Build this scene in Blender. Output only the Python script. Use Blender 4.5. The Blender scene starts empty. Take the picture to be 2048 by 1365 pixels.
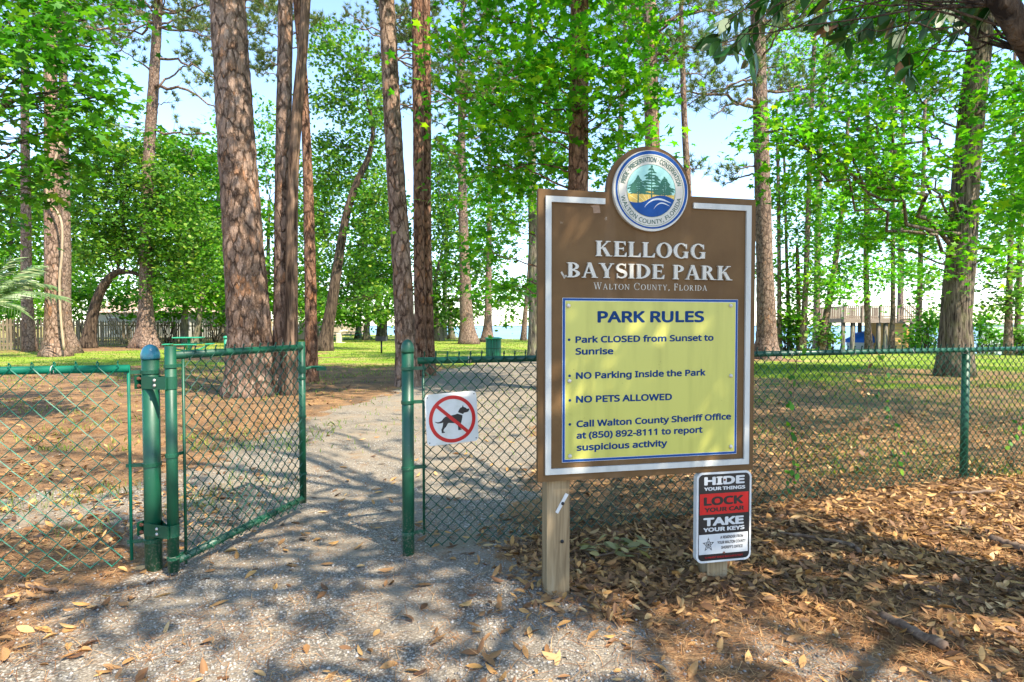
import bpy, math, random
import numpy as np
from math import sin, cos, pi, radians, sqrt, atan2

# ------------------------------------------------------------------ camera, sky, sun, exposure
scene = bpy.context.scene
F = 1138.0                       # focal length in pixels of the 2048 px wide photograph
CAM_H = 1.38
PITCH = math.atan(29.5 / F)
cam_d = bpy.data.cameras.new('camera')
cam_d.sensor_width = 36.0
cam_d.lens = 36.0 * F / 2048.0
cam_d.clip_start = 0.05
cam_d.clip_end = 20000
cam = bpy.data.objects.new('camera', cam_d)
scene.collection.objects.link(cam)
cam.location = (0, 0, CAM_H)
cam.rotation_euler = (pi / 2 - PITCH, 0, 0)
scene.camera = cam

SUN_EL = radians(52)
SUN_AZ = (0.74, -0.67)           # horizontal direction towards the sun: from the right and a little behind
_l = math.hypot(*SUN_AZ)
SUN_DIR = (SUN_AZ[0] / _l * cos(SUN_EL), SUN_AZ[1] / _l * cos(SUN_EL), sin(SUN_EL))
world = bpy.data.worlds.new('World')
scene.world = world
world.use_nodes = True
wn = world.node_tree
wn.nodes.clear()
sky = wn.nodes.new('ShaderNodeTexSky')
sky.sky_type = 'NISHITA'
sky.sun_disc = False
sky.sun_elevation = SUN_EL
sky.sun_rotation = atan2(SUN_DIR[0], SUN_DIR[1])
sky.air_density = 1.0
sky.dust_density = 0.4
sky.ozone_density = 2.0
bg = wn.nodes.new('ShaderNodeBackground')
bg.inputs['Strength'].default_value = 0.15
wo = wn.nodes.new('ShaderNodeOutputWorld')
wn.links.new(sky.outputs[0], bg.inputs[0])
wn.links.new(bg.outputs[0], wo.inputs[0])

sun_d = bpy.data.lights.new('sun', 'SUN')
sun_d.energy = 3.8
sun_d.angle = radians(0.53)
sun_d.color = (1.0, 0.9, 0.74)
sun = bpy.data.objects.new('sun', sun_d)
scene.collection.objects.link(sun)
import mathutils
sun.rotation_euler = mathutils.Vector(SUN_DIR).to_track_quat('Z', 'Y').to_euler()
sun.location = (20, -20, 40)

vs = scene.view_settings
vs.view_transform = 'Standard'
vs.look = 'None'
vs.gamma = 1.0
vs.use_curve_mapping = False
vs.exposure = 1.75
cy = scene.cycles
cy.max_bounces = 8
cy.diffuse_bounces = 5
cy.glossy_bounces = 3
cy.transmission_bounces = 6
cy.transparent_max_bounces = 8
cy.use_denoising = True
cy.sample_clamp_indirect = 8.0
cy.caustics_reflective = False
cy.caustics_refractive = False

# ------------------------------------------------------------------ helpers
COL = scene.collection
RS = np.random.RandomState


def at(u, v, y):
    """world point seen at pixel (u, v) of the 2048x1365 photograph at distance y in front of the camera"""
    a, b = (u - 1024.0) / F, (682.5 - v) / F
    dy = cos(PITCH) + sin(PITCH) * b
    dz = -sin(PITCH) + cos(PITCH) * b
    k = y / dy
    return np.array((a * k, y, CAM_H + dz * k))


def gnd(u, v):
    b = (682.5 - v) / F
    dy = cos(PITCH) + sin(PITCH) * b
    dz = -sin(PITCH) + cos(PITCH) * b
    return at(u, v, CAM_H / -dz * dy)


def base_depth(v):
    return gnd(1024, v)[1]


def hash2(ix, iy, seed):
    n = (ix.astype(np.int64) * 374761393 + iy.astype(np.int64) * 668265263 + seed * 982451653) & 0x7fffffff
    n = ((n ^ (n >> 13)) * 1274126177) & 0x7fffffff
    return ((n ^ (n >> 16)) & 0xffff) / 65535.0


def vnoise(x, y, seed=0):
    x = np.asarray(x, float); y = np.asarray(y, float)
    ix, iy = np.floor(x), np.floor(y)
    fx, fy = x - ix, y - iy
    fx = fx * fx * (3 - 2 * fx); fy = fy * fy * (3 - 2 * fy)
    a = hash2(ix, iy, seed); b = hash2(ix + 1, iy, seed)
    c = hash2(ix, iy + 1, seed); d = hash2(ix + 1, iy + 1, seed)
    return (a * (1 - fx) + b * fx) * (1 - fy) + (c * (1 - fx) + d * fx) * fy


def fbm(x, y, seed=0, o=3):
    r = 0; a = 0.5; t = 0
    for i in range(o):
        r = r + a * vnoise(np.asarray(x) * 2 ** i, np.asarray(y) * 2 ** i, seed + i * 7)
        t += a; a *= 0.5
    return r / t


def sstep(a, b, x):
    t = np.clip((np.asarray(x, float) - a) / (b - a), 0, 1)
    return t * t * (3 - 2 * t)


def shore(x, y):
    """signed distance past the waterline (positive: in the bay)"""
    return (np.asarray(y) + 1.45 * np.asarray(x) - 66.0) / 1.761


def gz(x, y):
    x = np.asarray(x, float); y = np.asarray(y, float)
    near = 1 - sstep(12, 22, np.hypot(x, y))
    z = near * (0.045 * (fbm(x * .7, y * .7, 3) - .5) + 0.02 * (fbm(x * 3, y * 3, 5) - .5))
    z = z + 0.05 * sstep(-1.5, -2.3, x) * near
    z = z + 0.06 * sstep(0.6, 2.5, x) * sstep(2.4, 3.8, y) * near * (0.4 + fbm(x * .9, y * .9, 9))
    z = z - np.clip(shore(x, y) + 1.5, 0, 30) * 0.22
    return z


class MB:
    """collects faces and links them as ONE mesh object"""
    def __init__(self):
        self.v = []; self.f = []; self.n = 0; self.uv = None

    def add(self, verts, faces):
        verts = np.asarray(verts, float)
        o = self.n
        self.v.append(verts)
        self.f.extend([tuple(i + o for i in f) for f in faces])
        self.n += len(verts)

    def box(self, c, s, rz=0.0, bevel=0.0):
        c = np.asarray(c, float); hx, hy, hz = [k / 2 for k in s]
        if bevel <= 0:
            p = np.array([(x, y, z) for z in (-hz, hz) for y in (-hy, hy) for x in (-hx, hx)])
            f = [(0, 2, 3, 1), (4, 5, 7, 6), (0, 1, 5, 4), (2, 6, 7, 3), (0, 4, 6, 2), (1, 3, 7, 5)]
        else:
            b = bevel
            ring = [(-hx + b, -hy), (hx - b, -hy), (hx, -hy + b), (hx, hy - b), (hx - b, hy), (-hx + b, hy), (-hx, hy - b), (-hx, -hy + b)]
            k = 1 - b / max(min(hx, hy), 1e-6)
            rin = [(x * (hx - b) / hx, y * (hy - b) / hy) for x, y in ring]
            p = [(x, y, -hz) for x, y in rin] + [(x, y, -hz + b) for x, y in ring] + [(x, y, hz - b) for x, y in ring] + [(x, y, hz) for x, y in rin]
            p = np.array(p)
            f = [tuple(range(7, -1, -1)), tuple(range(24, 32))]
            for r in range(3):
                for i in range(8):
                    j = (i + 1) % 8
                    f.append((r * 8 + i, r * 8 + j, r * 8 + 8 + j, r * 8 + 8 + i))
        ca, sa = cos(rz), sin(rz)
        q = p.copy()
        q[:, 0] = p[:, 0] * ca - p[:, 1] * sa
        q[:, 1] = p[:, 0] * sa + p[:, 1] * ca
        self.add(q + c, f)

    def obox(self, c, ax, ay, az, s):
        c = np.asarray(c, float)
        ax, ay, az = [np.asarray(k, float) for k in (ax, ay, az)]
        p = [c + ax * x * s[0] / 2 + ay * y * s[1] / 2 + az * z * s[2] / 2 for z in (-1, 1) for y in (-1, 1) for x in (-1, 1)]
        self.add(p, [(0, 2, 3, 1), (4, 5, 7, 6), (0, 1, 5, 4), (2, 6, 7, 3), (0, 4, 6, 2), (1, 3, 7, 5)])

    def tube(self, pts, rad, n=8, caps=True, rough=0.0, rng=None, oval=None):
        pts = np.asarray(pts, float)
        m = len(pts)
        rad = np.broadcast_to(np.asarray(rad, float), (m,))
        tan = np.gradient(pts, axis=0)
        tan /= np.linalg.norm(tan, axis=1)[:, None] + 1e-12
        ref = np.array((0, 1.0, 0)) if abs(tan[0][1]) < .9 else np.array((1.0, 0, 0))
        e1 = np.cross(ref, tan); e1 /= np.linalg.norm(e1, axis=1)[:, None] + 1e-12
        e2 = np.cross(tan, e1)
        th = np.linspace(0, 2 * pi, n, endpoint=False)
        r = rad[:, None] * np.ones(n)[None]
        if rough and rng is not None:
            r = r * (1 + rough * (rng.rand(m, n) - .5))
        if oval is not None:
            r = r * oval
        V = pts[:, None, :] + r[..., None] * (cos_(th)[None, :, None] * e1[:, None] + sin_(th)[None, :, None] * e2[:, None])
        V = V.reshape(-1, 3)
        f = []
        for i in range(m - 1):
            for j in range(n):
                k = (j + 1) % n
                f.append((i * n + j, i * n + k, i * n + n + k, i * n + n + j))
        if caps:
            f.append(tuple(range(n - 1, -1, -1)))
            f.append(tuple((m - 1) * n + j for j in range(n)))
        self.add(V, f)

    def lathe(self, c, prof, n=20):
        c = np.asarray(c, float)
        th = np.linspace(0, 2 * pi, n, endpoint=False)
        V = []
        for r, z in prof:
            for t in th:
                V.append(c + np.array((r * cos(t), r * sin(t), z)))
        f = []
        for i in range(len(prof) - 1):
            for j in range(n):
                k = (j + 1) % n
                f.append((i * n + j, i * n + k, i * n + n + k, i * n + n + j))
        f.append(tuple(range(n - 1, -1, -1)))
        f.append(tuple((len(prof) - 1) * n + j for j in range(n)))
        self.add(V, f)

    def build(self, name, mat, parent=None, smooth=False, label=None):
        V = np.concatenate(self.v) if self.v else np.zeros((0, 3))
        if parent is not None:
            V = V - np.array(world_loc(parent))
        me = bpy.data.meshes.new(name)
        me.from_pydata(V.tolist(), [], self.f)
        if smooth:
            me.polygons.foreach_set('use_smooth', [True] * len(me.polygons))
        me.materials.append(mat)
        me.update()
        return link(name, me, parent, label)


def cos_(a): return np.cos(a)
def sin_(a): return np.sin(a)


def world_loc(o):
    p = np.array(o.location)
    while o.parent is not None:
        o = o.parent
        p = p + np.array(o.location)
    return p


def link(name, me, parent=None, label=None):
    o = bpy.data.objects.new(name, me)
    COL.objects.link(o)
    if parent is not None:
        o.parent = parent
    if label:
        o['label'] = label
    return o


def thing(name, label, cat, loc, group=None):
    o = bpy.data.objects.new(name, None)
    o.empty_display_size = 0.2
    COL.objects.link(o)
    o.location = [float(k) for k in loc]
    o['label'] = label; o['category'] = cat
    if group:
        o['group'] = group
    return o


def tag(o, label, cat, group=None, kind=None):
    if label: o['label'] = label
    if cat: o['category'] = cat
    if group: o['group'] = group
    if kind: o['kind'] = kind
    return o


def fast_mesh(name, V, polys_total, loops, mat, parent=None, smooth=False):
    """mesh from flat arrays: V (N,3), polys_total (P,), loops (L,)"""
    if parent is not None:
        V = V - np.array(world_loc(parent))
    me = bpy.data.meshes.new(name)
    me.vertices.add(len(V))
    me.vertices.foreach_set('co', np.ascontiguousarray(V, dtype=np.float32).ravel())
    me.loops.add(len(loops))
    me.loops.foreach_set('vertex_index', np.ascontiguousarray(loops, dtype=np.int32))
    me.polygons.add(len(polys_total))
    st = np.concatenate(([0], np.cumsum(polys_total)[:-1])).astype(np.int32)
    me.polygons.foreach_set('loop_start', st)
    try:
        me.polygons.foreach_set('loop_total', np.ascontiguousarray(polys_total, dtype=np.int32))
    except Exception:
        pass
    me.update(calc_edges=True)
    if smooth:
        me.polygons.foreach_set('use_smooth', [True] * len(polys_total))
    me.materials.append(mat)
    return link(name, me, parent)


STAR = []
for _i in range(10):
    _a = pi / 2 + _i * pi / 5
    _r = (0.5 if _i in (4, 6) else 0.6) if _i % 2 == 0 else 0.27
    STAR.append((_r * cos(_a), _r * sin(_a)))
STAR = np.array(STAR)
OVAL = np.array([(0, -.5), (.13, -.25), (.19, .05), (.13, .3), (0, .52), (-.13, .3), (-.19, .05), (-.13, -.25)])
RHOMB = np.array([(0, -.5), (.27, 0), (0, .5), (-.27, 0)])
BROAD = np.array([(0, -.5), (.3, -.2), (.33, .15), (0, .55), (-.33, .15), (-.3, -.2)])


def leaf_arrays(rng, P, size, shape, up=0.6, droop=0.0, curl=0.25, N=None, T=None):
    n = len(P)
    K = len(shape)
    if N is None:
        N = rng.normal(size=(n, 3)); N[:, 2] = np.abs(N[:, 2]) + up * 2
    N = N / np.linalg.norm(N, axis=1)[:, None]
    if T is None:
        T = rng.normal(size=(n, 3)); T[:, 2] -= droop * 2
    T = T - N * (T * N).sum(1)[:, None]
    T /= np.linalg.norm(T, axis=1)[:, None] + 1e-9
    B = np.cross(N, T)
    s = size * (0.45 + 0.85 * rng.rand(n) ** .8)
    V = P[:, None] + s[:, None, None] * (shape[None, :, 1, None] * T[:, None] + shape[None, :, 0, None] * B[:, None]
                                        - (curl * (shape[:, 0] ** 2 + shape[:, 1] ** 2))[None, :, None] * N[:, None])
    V = V.reshape(-1, 3)
    loops = np.arange(n * K)
    return V, np.full(n, K), loops


class Cloud:
    """many small faces joined into one mesh"""
    def __init__(self):
        self.V = []; self.T = []; self.L = []; self.n = 0

    def add(self, V, T, L):
        self.V.append(V); self.T.append(T); self.L.append(L + self.n); self.n += len(V)

    def build(self, name, mat, parent=None, smooth=False):
        return fast_mesh(name, np.concatenate(self.V), np.concatenate(self.T), np.concatenate(self.L), mat, parent, smooth)


def needle_arrays(rng, C, D, n, ln, w, spread=0.9):
    """tufts of n needles at points C (M,3) pointing along D (M,3)"""
    M = len(C)
    d = D[:, None] * (1 - spread * .4) + rng.normal(size=(M, n, 3)) * spread * .55
    d /= np.linalg.norm(d, axis=2)[..., None]
    d = d.reshape(-1, 3)
    P = np.repeat(C, n, axis=0) + rng.normal(size=(M * n, 3)) * ln * .1
    s = rng.normal(size=(M * n, 3))
    s = np.cross(d, s); s /= np.linalg.norm(s, axis=1)[:, None] + 1e-9
    L = ln * (0.6 + .6 * rng.rand(M * n))[:, None]
    V = np.stack([P + s * w / 2, P - s * w / 2, P + d * L], axis=1).reshape(-1, 3)
    return V, np.full(M * n, 3), np.arange(M * n * 3)


# ------------------------------------------------------------------ node materials
class NT:
    def __init__(self, name):
        self.m = bpy.data.materials.new(name)
        self.m.use_nodes = True
        self.t = self.m.node_tree
        self.t.nodes.clear()
        self.out = self.t.nodes.new('ShaderNodeOutputMaterial')

    def n(self, typ, **kw):
        nd = self.t.nodes.new(typ)
        for k, v in kw.items():
            if k.startswith('i_'):
                key = k[2:]
                key = int(key) if key.isdigit() else key
                nd.inputs[key].default_value = v
            else:
                setattr(nd, k, v)
        return nd

    def l(self, a, b):
        self.t.links.new(a, b)

    def coords(self, scale=(1, 1, 1), kind='Object'):
        tc = self.n('ShaderNodeTexCoord')
        mp = self.n('ShaderNodeMapping')
        mp.inputs['Scale'].default_value = scale
        self.l(tc.outputs[kind], mp.inputs[0])
        return mp.outputs[0]

    def worldpos(self, scale=(1, 1, 1)):
        g = self.n('ShaderNodeNewGeometry')
        mp = self.n('ShaderNodeMapping')
        mp.inputs['Scale'].default_value = scale
        self.l(g.outputs['Position'], mp.inputs[0])
        return mp.outputs[0]

    def noise(self, vec, scale, detail=3, rough=.55, dist=0.0):
        nd = self.n('ShaderNodeTexNoise')
        nd.inputs['Scale'].default_value = scale
        nd.inputs['Detail'].default_value = detail
        nd.inputs['Roughness'].default_value = rough
        nd.inputs['Distortion'].default_value = dist
        if vec is not None: self.l(vec, nd.inputs['Vector'])
        return nd.outputs[0]

    def vor(self, vec, scale, feature='F1', rand=1.0):
        nd = self.n('ShaderNodeTexVoronoi')
        nd.feature = feature
        nd.inputs['Scale'].default_value = scale
        nd.inputs['Randomness'].default_value = rand
        if vec is not None: self.l(vec, nd.inputs['Vector'])
        return nd

    def ramp(self, fac, stops):
        nd = self.n('ShaderNodeValToRGB')
        e = nd.color_ramp.elements
        while len(e) < len(stops): e.new(0.5)
        for i, (p, c) in enumerate(stops):
            e[i].position = p
            e[i].color = (*c, 1) if len(c) == 3 else c
        self.l(fac, nd.inputs[0])
        return nd.outputs[0]

    def mix(self, fac, a, b, typ='MIX'):
        nd = self.n('ShaderNodeMix', data_type='RGBA', blend_type=typ)
        for k, x in ((0, fac), (6, a), (7, b)):
            if hasattr(x, 'links') or hasattr(x, 'is_linked'):
                self.l(x, nd.inputs[k])
            else:
                nd.inputs[k].default_value = (*x, 1) if isinstance(x, tuple) else x
        return nd.outputs[2]

    def math(self, op, a, b=None, clamp=False):
        nd = self.n('ShaderNodeMath', operation=op, use_clamp=clamp)
        for k, x in ((0, a), (1, b)):
            if x is None: continue
            if hasattr(x, 'is_linked'): self.l(x, nd.inputs[k])
            else: nd.inputs[k].default_value = x
        return nd.outputs[0]

    def bump(self, h, strength=.5, dist=.02):
        nd = self.n('ShaderNodeBump')
        nd.inputs['Strength'].default_value = strength
        nd.inputs['Distance'].default_value = dist
        self.l(h, nd.inputs['Height'])
        return nd.outputs[0]

    def pbr(self, color, rough=.6, metal=0.0, normal=None, spec=.5):
        p = self.n('ShaderNodeBsdfPrincipled')
        if hasattr(color, 'is_linked'): self.l(color, p.inputs['Base Color'])
        else: p.inputs['Base Color'].default_value = (*color, 1)
        if hasattr(rough, 'is_linked'): self.l(rough, p.inputs['Roughness'])
        else: p.inputs['Roughness'].default_value = rough
        p.inputs['Metallic'].default_value = metal
        p.inputs['Specular IOR Level'].default_value = spec
        if normal is not None: self.l(normal, p.inputs['Normal'])
        return p

    def done(self, sh):
        self.l(sh.outputs[0], self.out.inputs[0])
        return self.m


def mat_plain(name, col, rough=.5, metal=0.0, var=.08, scale=12.0, bump=0.0, spec=.5):
    t = NT(name)
    v = t.coords()
    f = t.noise(v, scale, 4)
    c = t.ramp(f, [(.25, tuple(k * (1 - var * 1.6) for k in col)), (.75, tuple(min(1, k * (1 + var)) for k in col))])
    nm = t.bump(t.noise(v, scale * 6, 3), bump, .005) if bump else None
    return t.done(t.pbr(c, rough, metal, nm, spec))


def mat_leaf(name, stops, trans=.42, rough=.5, tint=(1.0, 1.22, .5), spec=.35):
    """leaf with a colour of its own per leaf and light passing through it"""
    t = NT(name)
    g = t.n('ShaderNodeNewGeometry')
    c = t.ramp(g.outputs['Random Per Island'], stops)
    p = t.pbr(c, rough, 0, None, spec)
    tr = t.n('ShaderNodeBsdfTranslucent')
    t.l(t.mix(1.0, c, tint, 'MULTIPLY'), tr.inputs['Color'])
    mx = t.n('ShaderNodeMixShader')
    mx.inputs[0].default_value = trans
    t.l(p.outputs[0], mx.inputs[1]); t.l(tr.outputs[0], mx.inputs[2])
    return t.done(mx)


def mat_bark(name, dark, mid, light, warm, sx=5.0, sz=2.2, strength=.9, crackw=.09):
    """scaly plates of two sizes with dark fissures of uneven width"""
    t = NT(name)

    def warp(scale, amt):
        v = t.coords(scale)
        nz = t.n('ShaderNodeTexNoise'); nz.inputs['Scale'].default_value = 1.3; nz.inputs['Detail'].default_value = 5; nz.inputs['Roughness'].default_value = .65
        t.l(v, nz.inputs['Vector'])
        sc = t.n('ShaderNodeVectorMath', operation='SCALE'); sc.inputs['Scale'].default_value = amt
        add = t.n('ShaderNodeVectorMath', operation='ADD')
        t.l(nz.outputs['Color'], sc.inputs[0]); t.l(v, add.inputs[0]); t.l(sc.outputs[0], add.inputs[1])
        return add.outputs[0]

    va = warp((sx, sx, sz), 1.1); vb = warp((sx * 2.3, sx * 2.3, sz * 2.1), 1.3)
    ed = t.vor(va, 1.0, 'DISTANCE_TO_EDGE'); ce = t.vor(va, 1.0, 'F1')
    ed2 = t.vor(vb, 1.0, 'DISTANCE_TO_EDGE'); ce2 = t.vor(vb, 1.0, 'F1')
    wid = t.math('MULTIPLY', t.noise(t.coords((sx, sx, sz)), .9, 3), 2.2)
    crack = t.ramp(t.math('DIVIDE', ed.outputs['Distance'], wid), [(0, (0, 0, 0)), (crackw * .45, (.12, .12, .12)), (crackw * 1.9, (1, 1, 1))])
    crack2 = t.ramp(ed2.outputs['Distance'], [(0, (.25, .25, .25)), (.13, (1, 1, 1))])
    s1 = t.n('ShaderNodeSeparateColor'); t.l(ce.outputs['Color'], s1.inputs[0])
    s2 = t.n('ShaderNodeSeparateColor'); t.l(ce2.outputs['Color'], s2.inputs[0])
    tone = t.math('ADD', t.math('MULTIPLY', s1.outputs[0], .55), t.math('MULTIPLY', s2.outputs[1], .45))
    plate = t.ramp(tone, [(.12, mid), (.4, tuple(.5 * (a + b) for a, b in zip(mid, light))), (.66, light), (.78, warm), (.95, mid)])
    fine = t.noise(t.coords((sx * 5, sx * 5, sz * 3)), 1.6, 6, .75)
    pl2 = t.mix(t.ramp(fine, [(.35, (.85, .85, .85)), (.62, (0, 0, 0))]), plate, tuple(.55 * a for a in mid))
    pl2 = t.mix(t.math('MULTIPLY', crack2, 1.0), tuple(.5 * (a + b) for a, b in zip(dark, mid)), pl2)
    soft = t.math('MAXIMUM', crack, t.ramp(t.noise(t.coords((sx * .8, sx * .8, sz * 1.2)), 1.0, 4, .6), [(.42, (0, 0, 0)), (.62, (.75, .75, .75))]))
    big = t.noise(t.coords((1.2, 1.2, .7)), 1.0, 4, .6)
    pl2 = t.mix(t.ramp(big, [(.4, (0, 0, 0)), (.7, (.55, .55, .55))]), pl2, tuple(.8 * a + .1 * b for a, b in zip(light, mid)))
    c = t.mix(soft, dark, pl2)
    hgt = t.math('ADD', t.math('ADD', t.math('MULTIPLY', crack, .8), t.math('MULTIPLY', crack2, .35)), t.math('MULTIPLY', fine, .5))
    return t.done(t.pbr(c, .9, 0, t.bump(hgt, strength, .04), .12))


def mat_ridged(name, dark, mid, light, sx=16.0, sz=1.6, moss=None):
    t = NT(name)
    v = t.coords((sx, sx, sz))
    n1 = t.noise(v, 1.0, 5, .6, .6)
    n2 = t.noise(t.coords((3, 3, 1.4)), 1.0, 4)
    rid = t.ramp(n1, [(.36, (0, 0, 0)), (.6, (1, 1, 1))])
    c = t.mix(rid, dark, t.mix(n2, mid, light))
    if moss:
        c = t.mix(t.ramp(t.noise(t.coords((5, 5, 2)), 1.3, 4), [(.48, (0, 0, 0)), (.66, (.7, .7, .7))]), c, moss)
    return t.done(t.pbr(c, .92, 0, t.bump(rid, .8, .03), .15))


M = {}
M['pine_bark'] = mat_bark('pine_bark', (.05, .03, .02), (.24, .15, .1), (.44, .31, .235), (.42, .19, .08), 6.6, 2.7, .8, .06)
M['pine_bark_red'] = mat_bark('pine_bark_red', (.04, .02, .013), (.25, .12, .07), (.41, .25, .17), (.43, .18, .07), 8, 3.0, .8, .07)
M['pine_bark_far'] = mat_bark('pine_bark_far', (.06, .04, .03), (.22, .145, .105), (.38, .28, .215), (.36, .19, .1), 8, 4.0, .7, .07)
M['oak_bark'] = mat_ridged('oak_bark', (.016, .011, .008), (.08, .055, .038), (.16, .115, .078))
M['gum_bark'] = mat_ridged('gum_bark', (.018, .013, .009), (.13, .1, .07), (.27, .215, .16), 21, 2.3, (.15, .14, .07))
M['brown_bark'] = mat_ridged('brown_bark', (.03, .018, .012), (.16, .1, .065), (.27, .18, .12), 15, 1.6)
M['grey_bark'] = mat_ridged('grey_bark', (.05, .04, .03), (.17, .14, .1), (.3, .26, .2), 12, 2.0, (.19, .2, .1))
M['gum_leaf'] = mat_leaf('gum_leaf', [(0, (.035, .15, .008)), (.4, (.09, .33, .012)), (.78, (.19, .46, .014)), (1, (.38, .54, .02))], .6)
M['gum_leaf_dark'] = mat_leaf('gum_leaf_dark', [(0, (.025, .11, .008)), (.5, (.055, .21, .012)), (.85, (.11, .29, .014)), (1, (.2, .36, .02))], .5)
M['oak_leaf'] = mat_leaf('oak_leaf', [(0, (.035, .11, .014)), (.5, (.085, .225, .022)), (.85, (.18, .34, .035)), (1, (.32, .38, .06))], .5)
M['bush_leaf'] = mat_leaf('bush_leaf', [(0, (.04, .15, .012)), (.5, (.1, .3, .018)), (.85, (.21, .42, .03)), (1, (.36, .47, .06))], .55)
M['pine_needle'] = mat_leaf('pine_needle', [(0, (.05, .09, .028)), (.5, (.11, .17, .04)), (.85, (.2, .25, .06)), (1, (.3, .26, .08))], .35, .5)
M['palm_leaf'] = mat_leaf('palm_leaf', [(0, (.09, .18, .06)), (.6, (.2, .3, .12)), (1, (.38, .42, .22))], .35, .35)


def mat_magnolia():
    t = NT('magnolia_leaf')
    g = t.n('ShaderNodeNewGeometry')
    top = t.ramp(g.outputs['Random Per Island'], [(0, (.01, .06, .01)), (.6, (.02, .1, .014)), (.9, (.05, .14, .018)), (1, (.14, .15, .03))])
    under = t.ramp(g.outputs['Random Per Island'], [(0, (.03, .09, .02)), (.7, (.06, .12, .03)), (1, (.22, .1, .04))])
    c = t.mix(g.outputs['Backfacing'], top, under)
    p = t.pbr(c, .38, 0, None, .3)
    tr = t.n('ShaderNodeBsdfTranslucent'); t.l(c, tr.inputs[0])
    mx = t.n('ShaderNodeMixShader'); mx.inputs[0].default_value = .2
    t.l(p.outputs[0], mx.inputs[1]); t.l(tr.outputs[0], mx.inputs[2])
    return t.done(mx)


M['magnolia_leaf'] = mat_magnolia()
M['dry_leaf'] = mat_leaf('dry_leaf', [(0, (.07, .035, .018)), (.3, (.18, .09, .04)), (.6, (.32, .17, .065)), (.85, (.45, .24, .075)), (1, (.5, .33, .15))], .12, .55, (1, .9, .7), .3)
M['straw'] = mat_leaf('pine_straw', [(0, (.13, .055, .025)), (.5, (.3, .14, .055)), (.85, (.44, .24, .1)), (1, (.55, .36, .17))], .1, .6, (1, .9, .7), .2)
M['grass'] = mat_leaf('grass_blade', [(0, (.07, .15, .015)), (.5, (.14, .25, .02)), (.85, (.24, .33, .03)), (1, (.4, .38, .08))], .35, .5)


def mat_green_metal(name, c1, c2, dirt=True, sp_=.5):
    t = NT(name)
    v = t.worldpos()
    f = t.noise(v, 7, 4)
    c = t.mix(f, c1, c2)
    if dirt:
        sx = t.n('ShaderNodeSeparateXYZ'); t.l(v, sx.inputs[0])
        low = t.ramp(sx.outputs[2], [(0.02, (1, 1, 1)), (.28, (0, 0, 0))])
        sp = t.ramp(t.noise(v, 90, 2), [(.53, (0, 0, 0)), (.62, (1, 1, 1))])
        c = t.mix(t.math('MULTIPLY', t.math('MULTIPLY', low, sp), .7), c, (.22, .2, .16))
        chip = t.ramp(t.noise(v, 34, 5, .7), [(.66, (0, 0, 0)), (.7, (.8, .8, .8))])
        c = t.mix(chip, c, (.13, .15, .12))
    r = t.ramp(f, [(.3, (.34, .34, .34)), (.7, (.55, .55, .55))])
    return t.done(t.pbr(c, r, 0, None, sp_))


M['green_post'] = mat_green_metal('green_post', (.0015, .05, .024), (.0025, .07, .033))
M['green_wire'] = mat_green_metal('green_wire', (.002, .1, .06), (.004, .14, .085), False, .2)
M['green_wire_dark'] = mat_green_metal('green_wire_dark', (.0015, .036, .02), (.003, .058, .032), False, .3)
M['green_bench'] = mat_green_metal('green_bench', (.01, .2, .11), (.02, .28, .16), False)
M['cap_blue'] = mat_plain('blue_cap_paint', (.02, .14, .19), .3, 0, .25, 25)
M['bolt'] = mat_plain('galvanised_bolt', (.5, .46, .42), .45, .6, .2, 40)
M['rust'] = mat_plain('rusty_bolt', (.22, .09, .05), .7, .3, .3, 50)
M['black_metal'] = mat_plain('black_metal', (.012, .012, .013), .5, .2)


def mat_wood(name, c1, c2, c3, axis=2, sc=1.0):
    t = NT(name)
    s = [34 * sc] * 3; s[axis] = 2.0 * sc
    n1 = t.noise(t.coords(tuple(s)), 1.0, 5, .6, .8)
    n2 = t.noise(t.coords(), 5, 3)
    c = t.ramp(n1, [(.3, c1), (.5, c2), (.72, c3)])
    c = t.mix(t.math('MULTIPLY', n2, .35), c, c1)
    return t.done(t.pbr(c, .8, 0, t.bump(n1, .35, .004), .2))


M['post_wood'] = mat_wood('post_wood', (.15, .1, .052), (.29, .21, .115), (.4, .31, .19))
M['fence_wood'] = mat_wood('fence_wood', (.12, .09, .055), (.25, .2, .135), (.38, .32, .23))
M['fence_wood_tan'] = mat_wood('fence_wood_tan', (.25, .18, .11), (.38, .29, .19), (.5, .4, .28))
M['deck_wood'] = mat_wood('deck_wood', (.14, .1, .07), (.27, .2, .145), (.38, .3, .23), 0)
M['yellow_wood'] = mat_wood('yellow_wood', (.5, .26, .07), (.62, .36, .12), (.7, .46, .18), 0, .5)
M['twig'] = mat_wood('twig_bark', (.06, .04, .028), (.15, .1, .07), (.27, .2, .14), 0)

# ------------------------------------------------------------------ ground, water, far shore
PATH = np.array([(-1.2, -2.0, 2.6), (-.75, 2.0, 1.45), (-1.15, 3.3, 1.1), (-1.45, 4.6, 1.75), (-1.3, 7.0, 1.7), (-.9, 10, 1.6), (-.75, 14, 1.6), (-.6, 18, 1.7), (.6, 22, 1.8), (4, 25, 1.8), (10, 27, 1.8)])
SPUR = np.array([(-1.2, 4.6, .6), (-2.6, 4.2, .55), (-4.5, 4.1, .5), (-8, 4.6, .45)])


def seg_dist(x, y, line):
    """how far inside (negative) or outside (positive) of a band of varying half-width"""
    best = np.full(np.shape(x), 1e9)
    for (ax, ay, aw), (bx, by, bw) in zip(line[:-1], line[1:]):
        dx, dy = bx - ax, by - ay
        t = np.clip(((x - ax) * dx + (y - ay) * dy) / (dx * dx + dy * dy), 0, 1)
        d = np.hypot(x - ax - t * dx, y - ay - t * dy) - (aw + (bw - aw) * t)
        best = np.minimum(best, d)
    return best


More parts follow.
